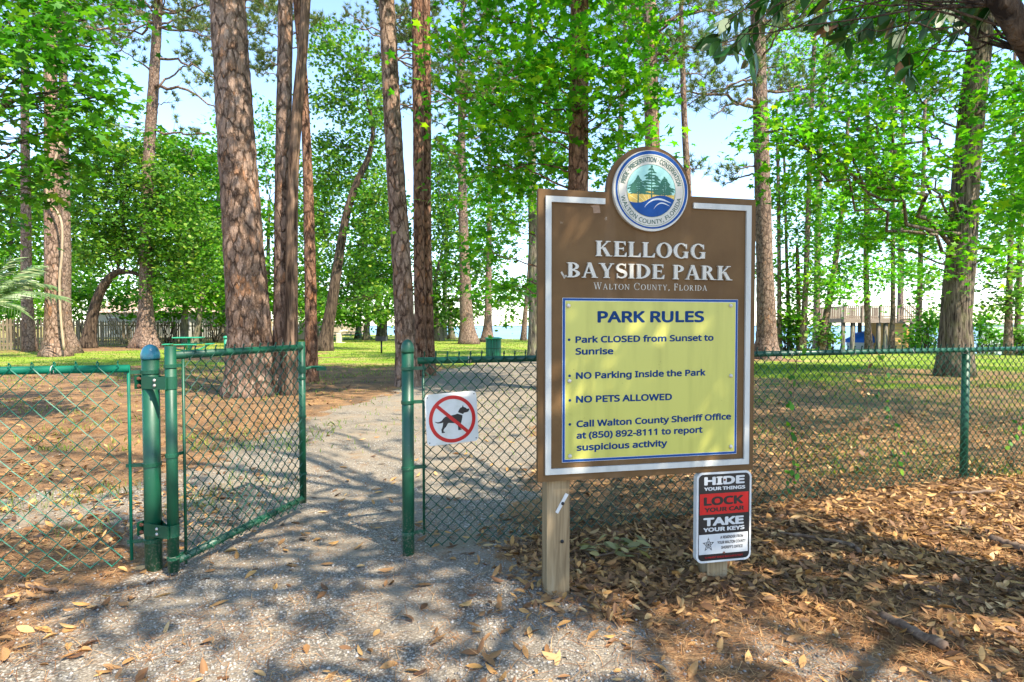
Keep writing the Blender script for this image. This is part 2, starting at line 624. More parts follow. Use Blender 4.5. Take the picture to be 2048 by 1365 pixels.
def zones(x, y):
    """path (gravel), grass, leaf litter: 0..1 each"""
    x = np.asarray(x, float); y = np.asarray(y, float)
    n = fbm(x * .9, y * .9, 21) - .5
    n2 = fbm(x * 3.5, y * 3.5, 23) - .5
    d = np.minimum(seg_dist(x, y, PATH), seg_dist(x, y, SPUR)) + n * 1.1 + n2 * .6 + .15
    path = 1 - sstep(-.25, .35, d)
    near = 1 - sstep(2.6, 3.4, y)
    path = np.maximum(path, near * (1 - sstep(-.1, .7, x + n * 1.4 + .35 * (y - 2.4))) * (.95 - .55 * sstep(-1.5, -2.2, x + n * 1.2)))
    path = np.maximum(path, (1 - sstep(1.9, 2.9, y + n * .8)) * (.25 + .5 * sstep(.42, .62, fbm(x * 2.2, y * 2.2, 41))))
    g = fbm(x * .22, y * .22, 31) * .65 + fbm(x * .8, y * .8, 33) * .35
    gr = sstep(.38, .54, g + .34 * sstep(9, 27, y) - .1 + .10 * sstep(4, 9, x) * sstep(8, 14, y))
    gr = gr * sstep(5.5, 9, y) * (.12 + .88 * sstep(16, 25, y + n * 6 + 9 * sstep(5, 9, x))) * (1 - .8 * path)
    far_left = sstep(-20, -27, x)
    gr = gr * (1 - .55 * far_left)
    bare = np.zeros_like(x)
    for (bx, by, br) in ((-5.2, 11, 3.4), (-2.4, 13, 3), (-11, 25, 4), (-12, 29, 4), (-10, 33, 3), (12.5, 15.8, 4.2), (10, 24, 3), (-24, 36, 6), (6.5, 9, 4.5)):
        bare = np.maximum(bare, 1 - sstep(br * .5, br, np.hypot(x - bx, y - by) + n * 3))
    gr = gr * (1 - .85 * bare)
    gr = np.maximum(gr, .9 * sstep(27, 33, y + n * 5) * sstep(-19, -16, x) * (1 - path))
    fy_ = y - (3.64 + .323 * x)
    lit = sstep(-.35, .3, x + n * .9 + .25 * (y - 3)) * sstep(2.3, 3.0, y + n * .8) * (1 - sstep(-.1, .7, fy_ + n * .8)) * (1 - .5 * path)
    lit = np.maximum(lit, sstep(1.2, 3.0, x + n) * (1 - sstep(-.1, .7, fy_ + n * .8)) * sstep(1.6, 2.6, y))
    lit = np.maximum(lit, .42 * sstep(0, .5, fy_) * sstep(.3, 1, x) * (1 - sstep(7, 10, y)))
    lit = np.maximum(lit, .35 * sstep(-1.7, -2.4, x + n * .7) * (1 - sstep(3, 6, y)))
    return path, gr, lit


def axis(lo, hi, step, far_lo, far_hi, k=1.22):
    a = list(np.arange(lo, hi + 1e-6, step))
    s = step
    while a[-1] < far_hi:
        s *= k; a.append(a[-1] + s)
    s = step
    while a[0] > far_lo:
        s *= k; a.insert(0, a[0] - s)
    return np.array(a)


gx = axis(-9, 9, .09, -6000, 6000, 1.09)
gy = axis(.5, 13, .09, -80, 9000, 1.06)
GX, GY = np.meshgrid(gx, gy)
GZ = gz(GX, GY)
nx, ny = len(gx), len(gy)
V = np.stack([GX, GY, GZ], -1).reshape(-1, 3)
ii = np.arange(nx * ny).reshape(ny, nx)
Q = np.stack([ii[:-1, :-1], ii[:-1, 1:], ii[1:, 1:], ii[1:, :-1]], -1).reshape(-1, 4)


def mat_ground():
    t = NT('park_ground')
    P = t.worldpos()
    at_ = t.n('ShaderNodeAttribute'); at_.attribute_name = 'zones'
    sp = t.n('ShaderNodeSeparateColor'); t.l(at_.outputs['Color'], sp.inputs[0])
    # pine straw and soil
    s1 = t.noise(P, 55, 4, .7)
    s2 = t.noise(P, 3.0, 4)
    s3 = t.noise(t.worldpos((14, 60, 10)), 1.0, 3, .6, 1.5)
    straw = t.ramp(s1, [(.25, (.05, .026, .014)), (.45, (.17, .09, .042)), (.6, (.34, .2, .095)), (.78, (.5, .35, .21))])
    straw = t.mix(t.math('MULTIPLY', s3, .6), straw, t.ramp(s2, [(.35, (.09, .045, .024)), (.65, (.4, .25, .125))]))
    soil = t.ramp(s1, [(.3, (.035, .027, .02)), (.6, (.11, .085, .062)), (.8, (.24, .2, .16))])
    straw = t.mix(t.ramp(t.noise(P, 1.3, 5, .65), [(.46, (0, 0, 0)), (.64, (.8, .8, .8))]), straw, soil)
    # crushed stone path with sandy patches
    vo = t.vor(P, 95)
    sc = t.n('ShaderNodeSeparateColor'); t.l(vo.outputs['Color'], sc.inputs[0])
    stone = t.ramp(sc.outputs[0], [(0, (.12, .1, .079)), (.3, (.195, .168, .132)), (.6, (.275, .24, .19)), (.85, (.36, .32, .26)), (1, (.47, .43, .37))])
    stone = t.mix(t.ramp(vo.outputs['Distance'], [(.35, (0, 0, 0)), (.75, (.8, .8, .8))]), stone, (.09, .078, .062))
    sand = t.ramp(t.noise(P, 170, 3, .7), [(.3, (.17, .138, .098)), (.7, (.31, .255, .19))])
    mixs = t.ramp(t.noise(P, 1.9, 5, .6), [(.4, (0, 0, 0)), (.6, (.85, .85, .85))])
    gravel = t.mix(mixs, stone, sand)
    gravel = t.mix(t.ramp(t.noise(P, 4.5, 5, .65), [(.56, (0, 0, 0)), (.72, (.7, .7, .7))]), gravel, straw)
    # grass
    g1 = t.noise(P, 22, 5, .7)
    grass = t.ramp(g1, [(.25, (.06, .12, .014)), (.5, (.17, .26, .022)), (.75, (.34, .38, .05))])
    grass = t.mix(t.ramp(t.noise(P, .55, 6, .65), [(.47, (0, 0, 0)), (.66, (.8, .8, .8))]), grass, (.36, .25, .11))
    # leaf litter
    lv = t.vor(t.worldpos((26, 13, 10)), 1.0)
    ls = t.n('ShaderNodeSeparateColor'); t.l(lv.outputs['Color'], ls.inputs[0])
    litter = t.ramp(ls.outputs[1], [(0, (.05, .028, .015)), (.4, (.16, .09, .045)), (.75, (.3, .18, .09)), (1, (.42, .27, .13))])
    litter = t.mix(t.ramp(lv.outputs['Distance'], [(.3, (0, 0, 0)), (.7, (.8, .8, .8))]), litter, (.03, .02, .013))
    edge = t.noise(P, 7, 4)
    pm = t.ramp(t.math('ADD', sp.outputs[0], t.math('MULTIPLY', t.math('SUBTRACT', edge, .5), .9)), [(.38, (0, 0, 0)), (.6, (1, 1, 1))])
    gm = t.ramp(t.math('ADD', sp.outputs[1], t.math('MULTIPLY', t.math('SUBTRACT', t.noise(P, 3.2, 5, .65), .5), 1.3)), [(.35, (0, 0, 0)), (.62, (1, 1, 1))])
    c = t.mix(sp.outputs[2], straw, litter)
    c = t.mix(gm, c, grass)
    c = t.mix(pm, c, gravel)
    # wet sand by the water
    beach = t.n('ShaderNodeAttribute'); beach.attribute_name = 'beach'
    c = t.mix(beach.outputs['Fac'], c, (.5, .46, .4))
    h = t.math('ADD', t.math('MULTIPLY', vo.outputs['Distance'], -.5), s1)
    return t.done(t.pbr(c, .95, 0, t.bump(h, .7, .012), .1))


ground = fast_mesh('ground', V, np.full(len(Q), 4), Q.ravel(), mat_ground(), None, True)
tag(ground, None, None, kind='structure')
zp, zg, zl = zones(GX.ravel(), GY.ravel())
zat = ground.data.attributes.new('zones', 'FLOAT_COLOR', 'POINT')
zat.data.foreach_set('color', np.stack([zp, zg, zl, np.ones_like(zp)], -1).astype(np.float32).ravel())
bat = ground.data.attributes.new('beach', 'FLOAT', 'POINT')
bat.data.foreach_set('value', sstep(-2.2, -.6, shore(GX.ravel(), GY.ravel()) + fbm(GX.ravel() * .5, GY.ravel() * .5, 4)).astype(np.float32))


def mat_water():
    t = NT('bay_water')
    b = t.bump(t.noise(t.worldpos((1.2, .25, 1)), .8, 4, .6), .25, .12)
    c = t.ramp(t.noise(t.worldpos((.02, .1, 1)), 1, 3), [(.3, (.13, .25, .36)), (.7, (.2, .33, .43))])
    return t.done(t.pbr(c, .45, 0, b, .08))


m = MB()
m.add([(-6000, 20, -.55), (6000, 20, -.55), (6000, 8900, -.55), (-6000, 8900, -.55)], [(0, 1, 2, 3)])
tag(m.build('water', mat_water()), None, None, kind='structure')

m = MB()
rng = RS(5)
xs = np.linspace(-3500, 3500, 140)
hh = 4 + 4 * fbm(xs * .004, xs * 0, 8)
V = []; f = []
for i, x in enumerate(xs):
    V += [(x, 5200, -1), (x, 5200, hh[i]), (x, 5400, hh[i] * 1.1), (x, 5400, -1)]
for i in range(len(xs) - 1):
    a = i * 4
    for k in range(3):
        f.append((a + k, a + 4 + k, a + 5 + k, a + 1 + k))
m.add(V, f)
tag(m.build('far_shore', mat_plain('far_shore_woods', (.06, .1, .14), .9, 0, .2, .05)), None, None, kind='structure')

# ------------------------------------------------------------------ chain link fence, gate
WR = .0038


def chain_link(mb, A, B, z0, z1, px, pz, top=.035, off=(0, 0), seed=1, sag=None):
    """zigzag wires, each woven through its neighbour"""
    A = np.asarray(A, float); B = np.asarray(B, float)
    L = np.linalg.norm(B - A)
    d = (B - A) / L
    nrm = np.array((d[1], -d[0]))
    nw = int(L / (px / 2))
    rng = RS(seed)
    H = z1 - z0
    ns = int(round(H / (pz / 2)))
    for i in range(nw):
        pts = []
        for k in range(ns + 1):
            s = (i + .5) * px / 2 + (px / 4 + .0022) * (1 if (k + i) % 2 == 0 else -1)
            s = min(max(s, 0), L)
            z = z0 + H * k / ns
            bow = .012 * sin(k / ns * pi) * sin(s * 1.7 + seed) if sag is None else sag * sin(k / ns * pi)
            o = (.0032 if (k + i) % 2 == 0 else -.0032) + bow
            x, y = A + d * s + nrm * o
            pts.append((x + off[0], y + off[1], z + gz(x, y) * .6 * (1 - k / ns) + .002 * rng.randn()))
        e = pts[-1]
        tw = 1 if (ns + i) % 2 == 0 else -1
        tx, ty = d * tw * .006
        pts.append((e[0] - tx, e[1] - ty, e[2] + top * .6))
        pts.append((e[0] - tx * .2 + nrm[0] * .006, e[1] - ty * .2 + nrm[1] * .006, e[2] + top))
        mb.tube(pts, WR, 4, True)


def tube_mesh(name, pts, r, mat, parent, n=14, smooth=True, label=None):
    m = MB(); m.tube(pts, r, n); return m.build(name, mat, parent, smooth, label)


def post(parent, x, y, h, r, cap=None, name='post'):
    z0 = float(gz(x, y)) - .25
    p = tube_mesh(name, [(x, y, z0), (x, y, h - .02)], r, M['green_post'], parent, 20)
    if cap is not None:
        m = MB()
        rr = r * 1.09
        m.lathe((x, y, h - .035), [(rr, 0), (rr * 1.02, .008), (rr * 1.02, .022), (rr * .97, .036), (rr * .82, .056), (rr * .55, .072), (rr * .2, .08), (.001, .081)], 20)
        m.build('post_cap', cap, p, True)
    return p


def band(mb, c, r, h=.022):
    x, y, z = c
    mb.lathe((x, y, z - h / 2), [(r + .001, 0), (r + .0045, .002), (r + .0045, h - .002), (r + .001, h)], 20)


RAIL = 1.17
LP = (-1.985, 3.12); GP = (-.632, 3.44); RP = (3.95, 4.92)
fd = np.array((RP[0] - GP[0], RP[1] - GP[1])); fd /= np.linalg.norm(fd)
fn = np.array((fd[1], -fd[0]))           # towards the camera
LE = np.array(LP) - fd * 3.6

# fence left of the gate
fence_l = thing('chain_link_fence', 'teal green chain link fence left of the open gate, wide mesh, blue capped post', 'fence', (*LP, 0), 'chain link fence runs')
lr = 1.15
a = np.array(LP) - fd * .1
tube_mesh('top_rail', [(LE[0], LE[1], lr + .01), (a[0], a[1], lr)], .021, M['green_wire'], fence_l)
lp = post(fence_l, *LP, 1.235, .0425, M['cap_blue'])
m = MB(); b1 = np.array(LP) - fd * .105 + fn * .0
tb = [(b1[0], b1[1], .1), (b1[0], b1[1], lr + .02)]
m.tube(tb, .008, 8); m.build('tension_bar', M['green_wire'], fence_l, True)
for z in (1.13, .62, .2):
    m = MB()
    band(m, (LP[0], LP[1], z), .0425)
    e = np.array(LP) - fd * .08
    m.obox((e[0], e[1], z), (*fd, 0), (*fn, 0), (0, 0, 1), (.09, .006, .02))
    m.build('tension_band', M['green_post'], fence_l)
m = MB()
chain_link(m, LE, np.array(LP) - fd * .1, .05, lr + .012, .096, .105, .03, tuple(fn * .022), 3)
m.build('mesh_wire', M['green_wire'], fence_l)

# fence right of the gate
fence_r = thing('chain_link_fence', 'dark green chain link fence right of the gate behind the brown park sign', 'fence', (*GP, 0), 'chain link fence runs')
RE = np.array(RP) + fd * 3.4
s0 = np.array(GP) + fd * .06
tube_mesh('top_rail', [(s0[0], s0[1], RAIL), (RE[0], RE[1], RAIL + .01)], .021, M['green_post'], fence_r)
post(fence_r, *GP, 1.255, .0365, M['green_post'])
mid = np.array(GP) + fd * 2.42
post(fence_r, mid[0] - fn[0] * .03, mid[1] - fn[1] * .03, 1.19, .028, None)
post(fence_r, *(np.array(RP) - fn * .02), 1.19, .03, None)
tube_mesh('tension_bar', [(s0[0] + fd[0] * .035, s0[1] + fd[1] * .035, .1), (s0[0] + fd[0] * .035, s0[1] + fd[1] * .035, RAIL)], .008, M['green_post'], fence_r, 8)
for z in (1.125, .92, .52, .12):
    m = MB()
    band(m, (GP[0], GP[1], z), .0365)
    e = np.array(GP) + fd * .07
    m.obox((e[0], e[1], z), (*fd, 0), (*fn, 0), (0, 0, 1), (.08, .014, .02))
    m.build('tension_band', M['green_post'], fence_r)
m = MB()
chain_link(m, s0 + fd * .035, RE, .03, RAIL + .015, .0725, .0735, .04, tuple(fn * .024), 7)
m.build('mesh_wire', M['green_wire_dark'], fence_r)

for (fe, A_, B_, rz_, nt_) in ((fence_l, LE, a, lr, 5), (fence_r, s0, RE, RAIL, 13)):
    tw_ = MB()
    for k in range(nt_):
        p_ = A_ + (B_ - A_) * (k + .5) / nt_
        ring_ = [(p_[0] + fn[0] * .0245 * cos(q_ * pi / 6) + fd[0] * .0012 * q_, p_[1] + fn[1] * .0245 * cos(q_ * pi / 6) + fd[1] * .0012 * q_, rz_ + .0245 * sin(q_ * pi / 6)) for q_ in range(-4, 13)]
        tw_.tube(ring_, .0022, 5)
    tw_.build('tie_wire', M['bolt'], fe)

# gate leaf, swung into the park
HG = np.array((-1.845, 3.07)); FG = np.array((-1.535, 4.15))
gd = (FG - HG) / np.linalg.norm(FG - HG); gn = np.array((gd[1], -gd[0]))
gate = thing('chain_link_gate', 'open dark green chain link gate leaf hinged on the blue capped post', 'gate', (*HG, 0))
fr = MB()
fr.tube([(HG[0], HG[1], .045), (HG[0], HG[1], 1.272)], .0285, 18)
fr.tube([(FG[0], FG[1], .085), (FG[0], FG[1], 1.268)], .024, 16)
fr.tube([(HG[0], HG[1], 1.222), (FG[0], FG[1], 1.226)], .0225, 14)
fr.tube([(HG[0], HG[1], .095), (FG[0], FG[1], .115)], .0225, 14)
fr.build('gate_frame', M['green_post'], gate, True)
m = MB()
chain_link(m, HG + gd * .07, FG - gd * .03, .075, 1.235, .0745, .079, .035, tuple(gn * .02), 11, .01)
m.build('mesh_wire', M['green_wire_dark'], gate)
q = HG + gd * .07 + gn * .012
tube_mesh('tension_bar', [(q[0], q[1], .06), (q[0], q[1], 1.2)], .008, M['green_post'], gate, 8)
for z in (1.165, .68, .12):
    m = MB()
    band(m, (HG[0], HG[1], z), .0285)
    e = HG + gd * .05
    m.obox((e[0], e[1], z), (*gd, 0), (*gn, 0), (0, 0, 1), (.07, .012, .016))
    m.build('tension_band', M['green_post'], gate)
for z in (1.0, .72, .3):
    m = MB()
    band(m, (FG[0], FG[1], z), .024, .018)
    m.build('tension_band', M['green_post'], gate)
pv = np.array(LP)
hd = (HG - pv) / np.linalg.norm(HG - pv); hn = np.array((hd[1], -hd[0]))
for z in (1.075, .27):
    h = MB()
    L = np.linalg.norm(HG - pv)
    c = (HG + pv) / 2 + hn * .041
    # strap: wraps the post, runs across and wraps the gate stile
    ring = []
    for k in range(19):
        t_ = radians(-90 + 10 * k)
        ring.append(pv - hd * .044 * cos(t_) * 1.0 - hn * .044 * sin(t_))
    for k in range(13):
        t_ = radians(90 - 15 * k)
        ring.append(HG + hd * .031 * cos(t_) + hn * .031 * sin(t_) + hn * .0)
    rz = [(p[0], p[1]) for p in ring]
    pts = np.array(rz)
    V = np.concatenate([np.c_[pts, np.full(len(pts), z - .034)], np.c_[pts, np.full(len(pts), z + .034)]])
    n_ = len(pts)
    h.add(V, [(i, i + 1, n_ + i + 1, n_ + i) for i in range(n_ - 1)])
    h.obox((*c, z), (*hd, 0), (*hn, 0), (0, 0, 1), (L + .03, .006, .068))
    c2 = pv - hd * .05 + hn * .03
    h.obox((*c2, z), (*hn, 0), (*hd, 0), (0, 0, 1), (.05, .006, .074))
    hg = h.build('hinge', M['green_post'], gate)
    b = MB()
    for k, dz in ((.012, .014), (.012, -.014)):
        cc = (HG + pv) / 2 + hd * k + hn * .045
        pts = [np.array((*cc, z + dz)), np.array((*(cc + hn * .004), z + dz)), np.array((*(cc + hn * .008), z + dz))]
        b.tube(pts, [.0095, .009, .005], 12)
    b.build('bolt', M['bolt'], hg, True)
    b = MB()
    for dz in (.02, -.02):
        cc = pv - hd * .055 + hn * .038
        b.tube([np.array((*cc, z + dz)), np.array((*(cc + hd * .035), z + dz))], .006, 8)
        b.tube([np.array((*(cc + hd * .01), z + dz)), np.array((*(cc + hd * .018), z + dz))], .01, 6)
    b.build('bolt', M['rust'], hg)
# fork latch
lt = MB()
band(lt, (FG[0], FG[1], 1.065), .024, .05)
c = FG + gd * .03
lt.tube([(c[0], c[1], 1.065), (c[0] + gd[0] * .05 + .02, c[1] + gd[1] * .05, 1.075), (c[0] + .09, c[1] + .03, 1.078), (c[0] + .15, c[1] + .02, 1.07)], .011, 8)
lt.obox((c[0] + .12, c[1] + .02, 1.062), (1, 0, 0), (0, 1, 0), (0, 0, 1), (.07, .02, .016))
lt.build('latch', M['green_post'], gate)

# ------------------------------------------------------------------ park sign
SA = math.atan(.21)
SD = np.array((cos(SA), sin(SA), 0)); SN = np.array((sin(SA), -cos(SA), 0)); SU = np.array((0, 0, 1.0))
S0 = np.array((.13, 2.834, 0)) + SN * 0.0          # left edge of the front face, at ground height


def plane_st(u, v, off=0.0, o=S0, d=SD, nrm=SN):
    """position on the sign's face (metres right, metres up) of a point seen at pixel (u, v)"""
    p0 = np.array((0, 0, CAM_H)); p1 = at(u, v, 1.0)
    r = p1 - p0
    k = np.dot(o + nrm * off - p0, nrm) / np.dot(r, nrm)
    q = p0 + r * k - o
    return float(np.dot(q, d)), float(q[2])


def on(s, t, w, o=S0, d=SD, nrm=SN):
    return o + d * s + SU * t + nrm * w


def prism(mb, pts, w0, w1, o=S0, d=SD, nrm=SN):
    """outline pts (s,t) counter-clockwise seen from the front, from depth w0 (back) to w1 (front)"""
    pts = np.asarray(pts, float)
    ar = 0.5 * np.sum(pts[:, 0] * np.roll(pts[:, 1], -1) - np.roll(pts[:, 0], -1) * pts[:, 1])
    if ar < 0: pts = pts[::-1]
    n = len(pts)
    V = [on(s, t, w1, o, d, nrm) for s, t in pts] + [on(s, t, w0, o, d, nrm) for s, t in pts]
    f = [tuple(range(n)), tuple(range(2 * n - 1, n - 1, -1))]
    for i in range(n):
        j = (i + 1) % n
        f.append((i, n + i, n + j, j))
    mb.add(V, f)


def strip(mb, outer, inner, w, thick=.0008, o=S0, d=SD, nrm=SN):
    """band between two polylines of equal length"""
    n = len(outer)
    V = [on(s, t, w, o, d, nrm) for s, t in outer] + [on(s, t, w, o, d, nrm) for s, t in inner] + \
        [on(s, t, w - thick, o, d, nrm) for s, t in outer] + [on(s, t, w - thick, o, d, nrm) for s, t in inner]
    f = []
    for i in range(n - 1):
        f.append((i, i + 1, n + i + 1, n + i))
        f.append((2 * n + i, 2 * n + i + 1, i + 1, i))
        f.append((n + i, n + i + 1, 3 * n + i + 1, 3 * n + i))
    mb.add(V, f)


def arc(cx, cy_, rx, ry, a0, a1, n=24):
    return [(cx + rx * cos(radians(a0 + (a1 - a0) * i / n)), cy_ + ry * sin(radians(a0 + (a1 - a0) * i / n))) for i in range(n + 1)]


def rrect(x0, y0, x1, y1, r, n=6):
    p = []
    for cx, cy_, a in ((x1 - r, y0 + r, -90), (x1 - r, y1 - r, 0), (x0 + r, y1 - r, 90), (x0 + r, y0 + r, 180)):
        p += arc(cx, cy_, r, r, a, a + 90, n)
    return p


# --- sans lettering from the built-in outline font, as flat geometry
FONT_CACHE = {}
SANS = None
try:                      # the interface typeface that ships with Blender; otherwise its built-in outline font
    SANS = bpy.data.fonts.load(bpy.utils.system_resource('DATAFILES', path='fonts') + '/NotoSansHebrew-Regular.woff2')
except Exception:
    SANS = None


def text_geo(s, bold=0.0, spacing=1.0):
    key = (s, bold, spacing)
    if key in FONT_CACHE: return FONT_CACHE[key]
    cu = bpy.data.curves.new('lettering', 'FONT')
    cu.body = s; cu.size = 1.0; cu.offset = bold; cu.space_character = spacing
    cu.resolution_u = 3; cu.fill_mode = 'FRONT'
    if SANS is not None: cu.font = SANS
    ob = bpy.data.objects.new('lettering', cu)
    COL.objects.link(ob)
    dg = bpy.context.evaluated_depsgraph_get()
    dg.update()
    me = bpy.data.meshes.new_from_object(ob.evaluated_get(dg))
    V = np.array([tuple(v.co) for v in me.vertices]) if len(me.vertices) else np.zeros((0, 3))
    fs = [tuple(p.vertices) for p in me.polygons]
    bpy.data.objects.remove(ob); bpy.data.meshes.remove(me); bpy.data.curves.remove(cu)
    FONT_CACHE[key] = (V, fs)
    return V, fs


CAPH = None


def put_text(mb, s, x0, x1, base, cap, w, bold=.02, spacing=1.0, o=S0, d=SD, nrm=SN, slope=0.0):
    """lettering whose ink runs from x0 to x1 with capitals of height cap standing on base"""
    global CAPH
    if CAPH is None:
        CAPH = float(text_geo('H')[0][:, 1].max())
    V, f = text_geo(s, 0.0, spacing)
    mn, mxx = V[:, 0].min() - bold, V[:, 0].max() + bold
    kx = (x1 - x0) / (mxx - mn)
    ky = cap / (CAPH + 2 * bold)
    n0 = np.cross(V[f[0][1]] - V[f[0][0]], V[f[0][2]] - V[f[0][1]])
    ff = f if n0[2] > 0 else [t[::-1] for t in f]
    # weight: the letter repeated a hair in front of itself, shifted round a small circle
    sh_ = [(0, 0)] + ([(bold * cos(k * pi / 5), bold * sin(k * pi / 5)) for k in range(10)] if bold > .001 else [])
    for q, (ax_, ay_) in enumerate(sh_):
        mb.add([on(x0 + (x + ax_ - mn) * kx, base + (y + ay_ + bold) * ky + slope * ((x - mn) * kx), w + q * .00002, o, d, nrm) for x, y, z in V], ff)


def put_arc_text(mb, s, cx, cy_, r, a0, a1, cap, w, bold=.0, inside=False):
    """letters along a circle from angle a0 to a1 (degrees); inside: tops point to the centre"""
    global CAPH
    if CAPH is None:
        CAPH = float(text_geo('H')[0][:, 1].max())
    V, f = text_geo(s, 0.0)
    mn, mxx = V[:, 0].min(), V[:, 0].max()
    ky = cap / CAPH
    n0 = np.cross(V[f[0][1]] - V[f[0][0]], V[f[0][2]] - V[f[0][1]])
    ff = f if n0[2] > 0 else [t[::-1] for t in f]
    for q, (ax_, ay_) in enumerate([(0, 0)] + [(bold * cos(k * pi / 3), bold * sin(k * pi / 3)) for k in range(6 if bold > .001 else 0)]):
        P = []
        for x, y, z in V:
            a = radians(a0 + (a1 - a0) * (x + ax_ - mn) / (mxx - mn))
            rr = r - (y + ay_) * ky if inside else r + (y + ay_) * ky
            P.append(on(cx + rr * cos(a), cy_ + rr * sin(a), w + q * .00002))
        mb.add(P, ff)


# --- serif capitals built from strokes (height 1)
def glyph(ch, t=.2, h=.08, sf=.075, sh=.055):
    """list of outlines and the advance width"""
    R = lambda x0, y0, x1, y1: [(x0, y0), (x1, y0), (x1, y1), (x0, y1)]
    out = []

    def stem(x, y0=0, y1=1, w=t, top=True, bot=True):
        out.append(R(x, y0, x + w, y1))
        if bot: out.append([(x - sf, y0), (x + w + sf, y0), (x + w + sf, y0 + sh * .6), (x + w, y0 + sh * 1.6), (x, y0 + sh * 1.6), (x - sf, y0 + sh * .6)])
        if top: out.append([(x - sf, y1), (x - sf, y1 - sh * .6), (x, y1 - sh * 1.6), (x + w, y1 - sh * 1.6), (x + w + sf, y1 - sh * .6), (x + w + sf, y1)])

    def ring(cx, cy_, rx, ry, tx, ty, a0, a1, n=28):
        o_ = arc(cx, cy_, rx, ry, a0, a1, n); i_ = arc(cx, cy_, rx - tx, ry - ty, a0, a1, n)
        out.append(('band', o_, i_))

    def diag(x0, y0, x1, y1, w):
        out.append([(x0 - w / 2, y0), (x0 + w / 2, y0), (x1 + w / 2, y1), (x1 - w / 2, y1)])

    def ser(x, y, w, up=True):
        out.append(R(x - w / 2, y, x + w / 2, y + sh) if up else R(x - w / 2, y - sh, x + w / 2, y))

    x = sf
    if ch == 'I':
        stem(x); return out, t + 2 * sf
    if ch in 'EFL':
        stem(x)
        W = x + t + .38
        if ch in 'EF':
            out.append(R(x, 1 - h, W, 1)); out.append([(W, 1), (W - .05, 1), (W - .12, 1 - h), (W - .02, .74), (W, .74)])
            out.append(R(x, .49, W - .1, .49 + h)); out.append(R(W - .14, .4, W - .1, .63))
        if ch in 'EL':
            W2 = W + .05
            out.append(R(x, 0, W2, h)); out.append([(W2 - .05, 0), (W2, 0), (W2 + .02, .29), (W2 - .01, .29), (W2 - .13, h)])
        return out, W + sf
    if ch == 'O':
        ring(.46, .5, .46, .52, t, h * .8, 0, 360, 48); return out, .94
    if ch in 'CG':
        ring(.46, .5, .46, .52, t, h * .9, 42, 318, 40)
        out.append([(.80, .98), (.80, .62), (.765, .66), (.70, .82), (.74, .93)])
        if ch == 'G':
            out.append(R(.66, .02, .66 + t * .95, .42)); out.append(R(.66 - sf, .40, .66 + t * .95 + sf * .6, .40 + sh))
            return out, .95
        return out, .86
    if ch == 'S':
        P = []
        for i in range(15): a = radians(35 + 235 * i / 14); P.append((.32 + .235 * cos(a), .74 + .22 * sin(a)))
        for i in range(15): a = radians(90 - 235 * i / 14); P.append((.32 + .26 * cos(a), .26 + .22 * sin(a)))
        P = np.array(P); n = len(P)
        T = np.gradient(P, axis=0); T /= np.linalg.norm(T, axis=1)[:, None]
        N = np.c_[-T[:, 1], T[:, 0]]
        s = np.linspace(0, 1, n)
        w = h * .5 + (t * .55 - h * .5) * np.exp(-((s - .5) / .24) ** 2)
        out.append(('band', [tuple(k) for k in P + N * w[:, None]], [tuple(k) for k in P - N * w[:, None]]))
        out.append(R(.53, .68, .57, 1.0)); out.append(R(.06, 0, .10, .33))
        return out, .64
    if ch in 'BPRD':
        stem(x)
        if ch == 'D':
            ring(x + t * .7, .5, .62, .5, t, h, -90, 90, 30); out.append(R(x, 1 - h, x + t, 1)); out.append(R(x, 0, x + t, h)); return out, x + t * .7 + .65
        ring(x + t * .8, .745, .41, .255, t * .9, h * .85, -90, 90, 22)
        if ch == 'B':
            ring(x + t * .8, .265, .47, .265, t, h * .9, -90, 90, 22); return out, x + t * .8 + .5
        if ch == 'P': return out, x + t * .8 + .44
        diag(x + t + .42, 0, x + t + .12, .52, t); ser(x + t + .46, 0, t + sf * 2); return out, x + t + .62
    if ch == 'K':
        stem(x); diag(x + t * .6, .40, x + t + .42, 1, h * 1.2); diag(x + t + .45, 0, x + t + .14, .58, t * 1.05)
        ser(x + t + .42, 1, .26, False); ser(x + t + .47, 0, t + sf * 2.2); return out, x + t + .66
    if ch == 'A':
        diag(.12, 0, .42, 1.02, h); diag(.74, 0, .42, 1.02, t); out.append(R(.22, .3, .64, .3 + h * .8))
        ser(.12, 0, .24); ser(.74, 0, t + sf * 2); return out, .9
    if ch == 'Y':
        diag(.44, .42, .16, 1, t); diag(.44, .42, .74, 1, h * 1.1); out.append(R(.44 - t / 2, 0, .44 + t / 2, .48)); ser(.44, 0, t + sf * 2)
        ser(.16, 1, t + sf * 2, False); ser(.74, 1, .24, False); return out, .88
    if ch == 'W':
        diag(.36, 0, .13, 1, t * .9); diag(.36, 0, .60, .9, h); diag(.84, 0, .60, 1, t * .9); diag(.84, 0, 1.08, 1, h)
        ser(.13, 1, t + sf * 2, False); ser(.60, 1, t + sf * 2, False); ser(1.08, 1, .22, False); return out, 1.2
    if ch == 'N':
        stem(x, w=h * 1.1, top=False); diag(x + .66, 0, x + h * .5, 1, t); out.append(R(x + .66 - h * .3, 0, x + .66 + h * .8, 1))
        ser(x + .67, 1, .22, False); ser(x, 1, .2, False); return out, x + .82
    if ch == 'T':
        stem(.28, top=False); out.append(R(.02, 1 - h, .54 + t, 1)); out.append(R(.02, .74, .06, 1)); out.append(R(.5 + t, .74, .54 + t, 1)); return out, .56 + t
    if ch == 'U':
        out.append(R(x, .3, x + t, 1)); ser(x + t / 2, 1, t + sf * 2, False)
        xr = x + .62; out.append(R(xr - h, .3, xr, 1)); ser(xr - h / 2, 1, .22, False)
        ring((x + xr) / 2, .32, (xr - x) / 2, .34, t * .8, h, 180, 360, 24); return out, xr + sf
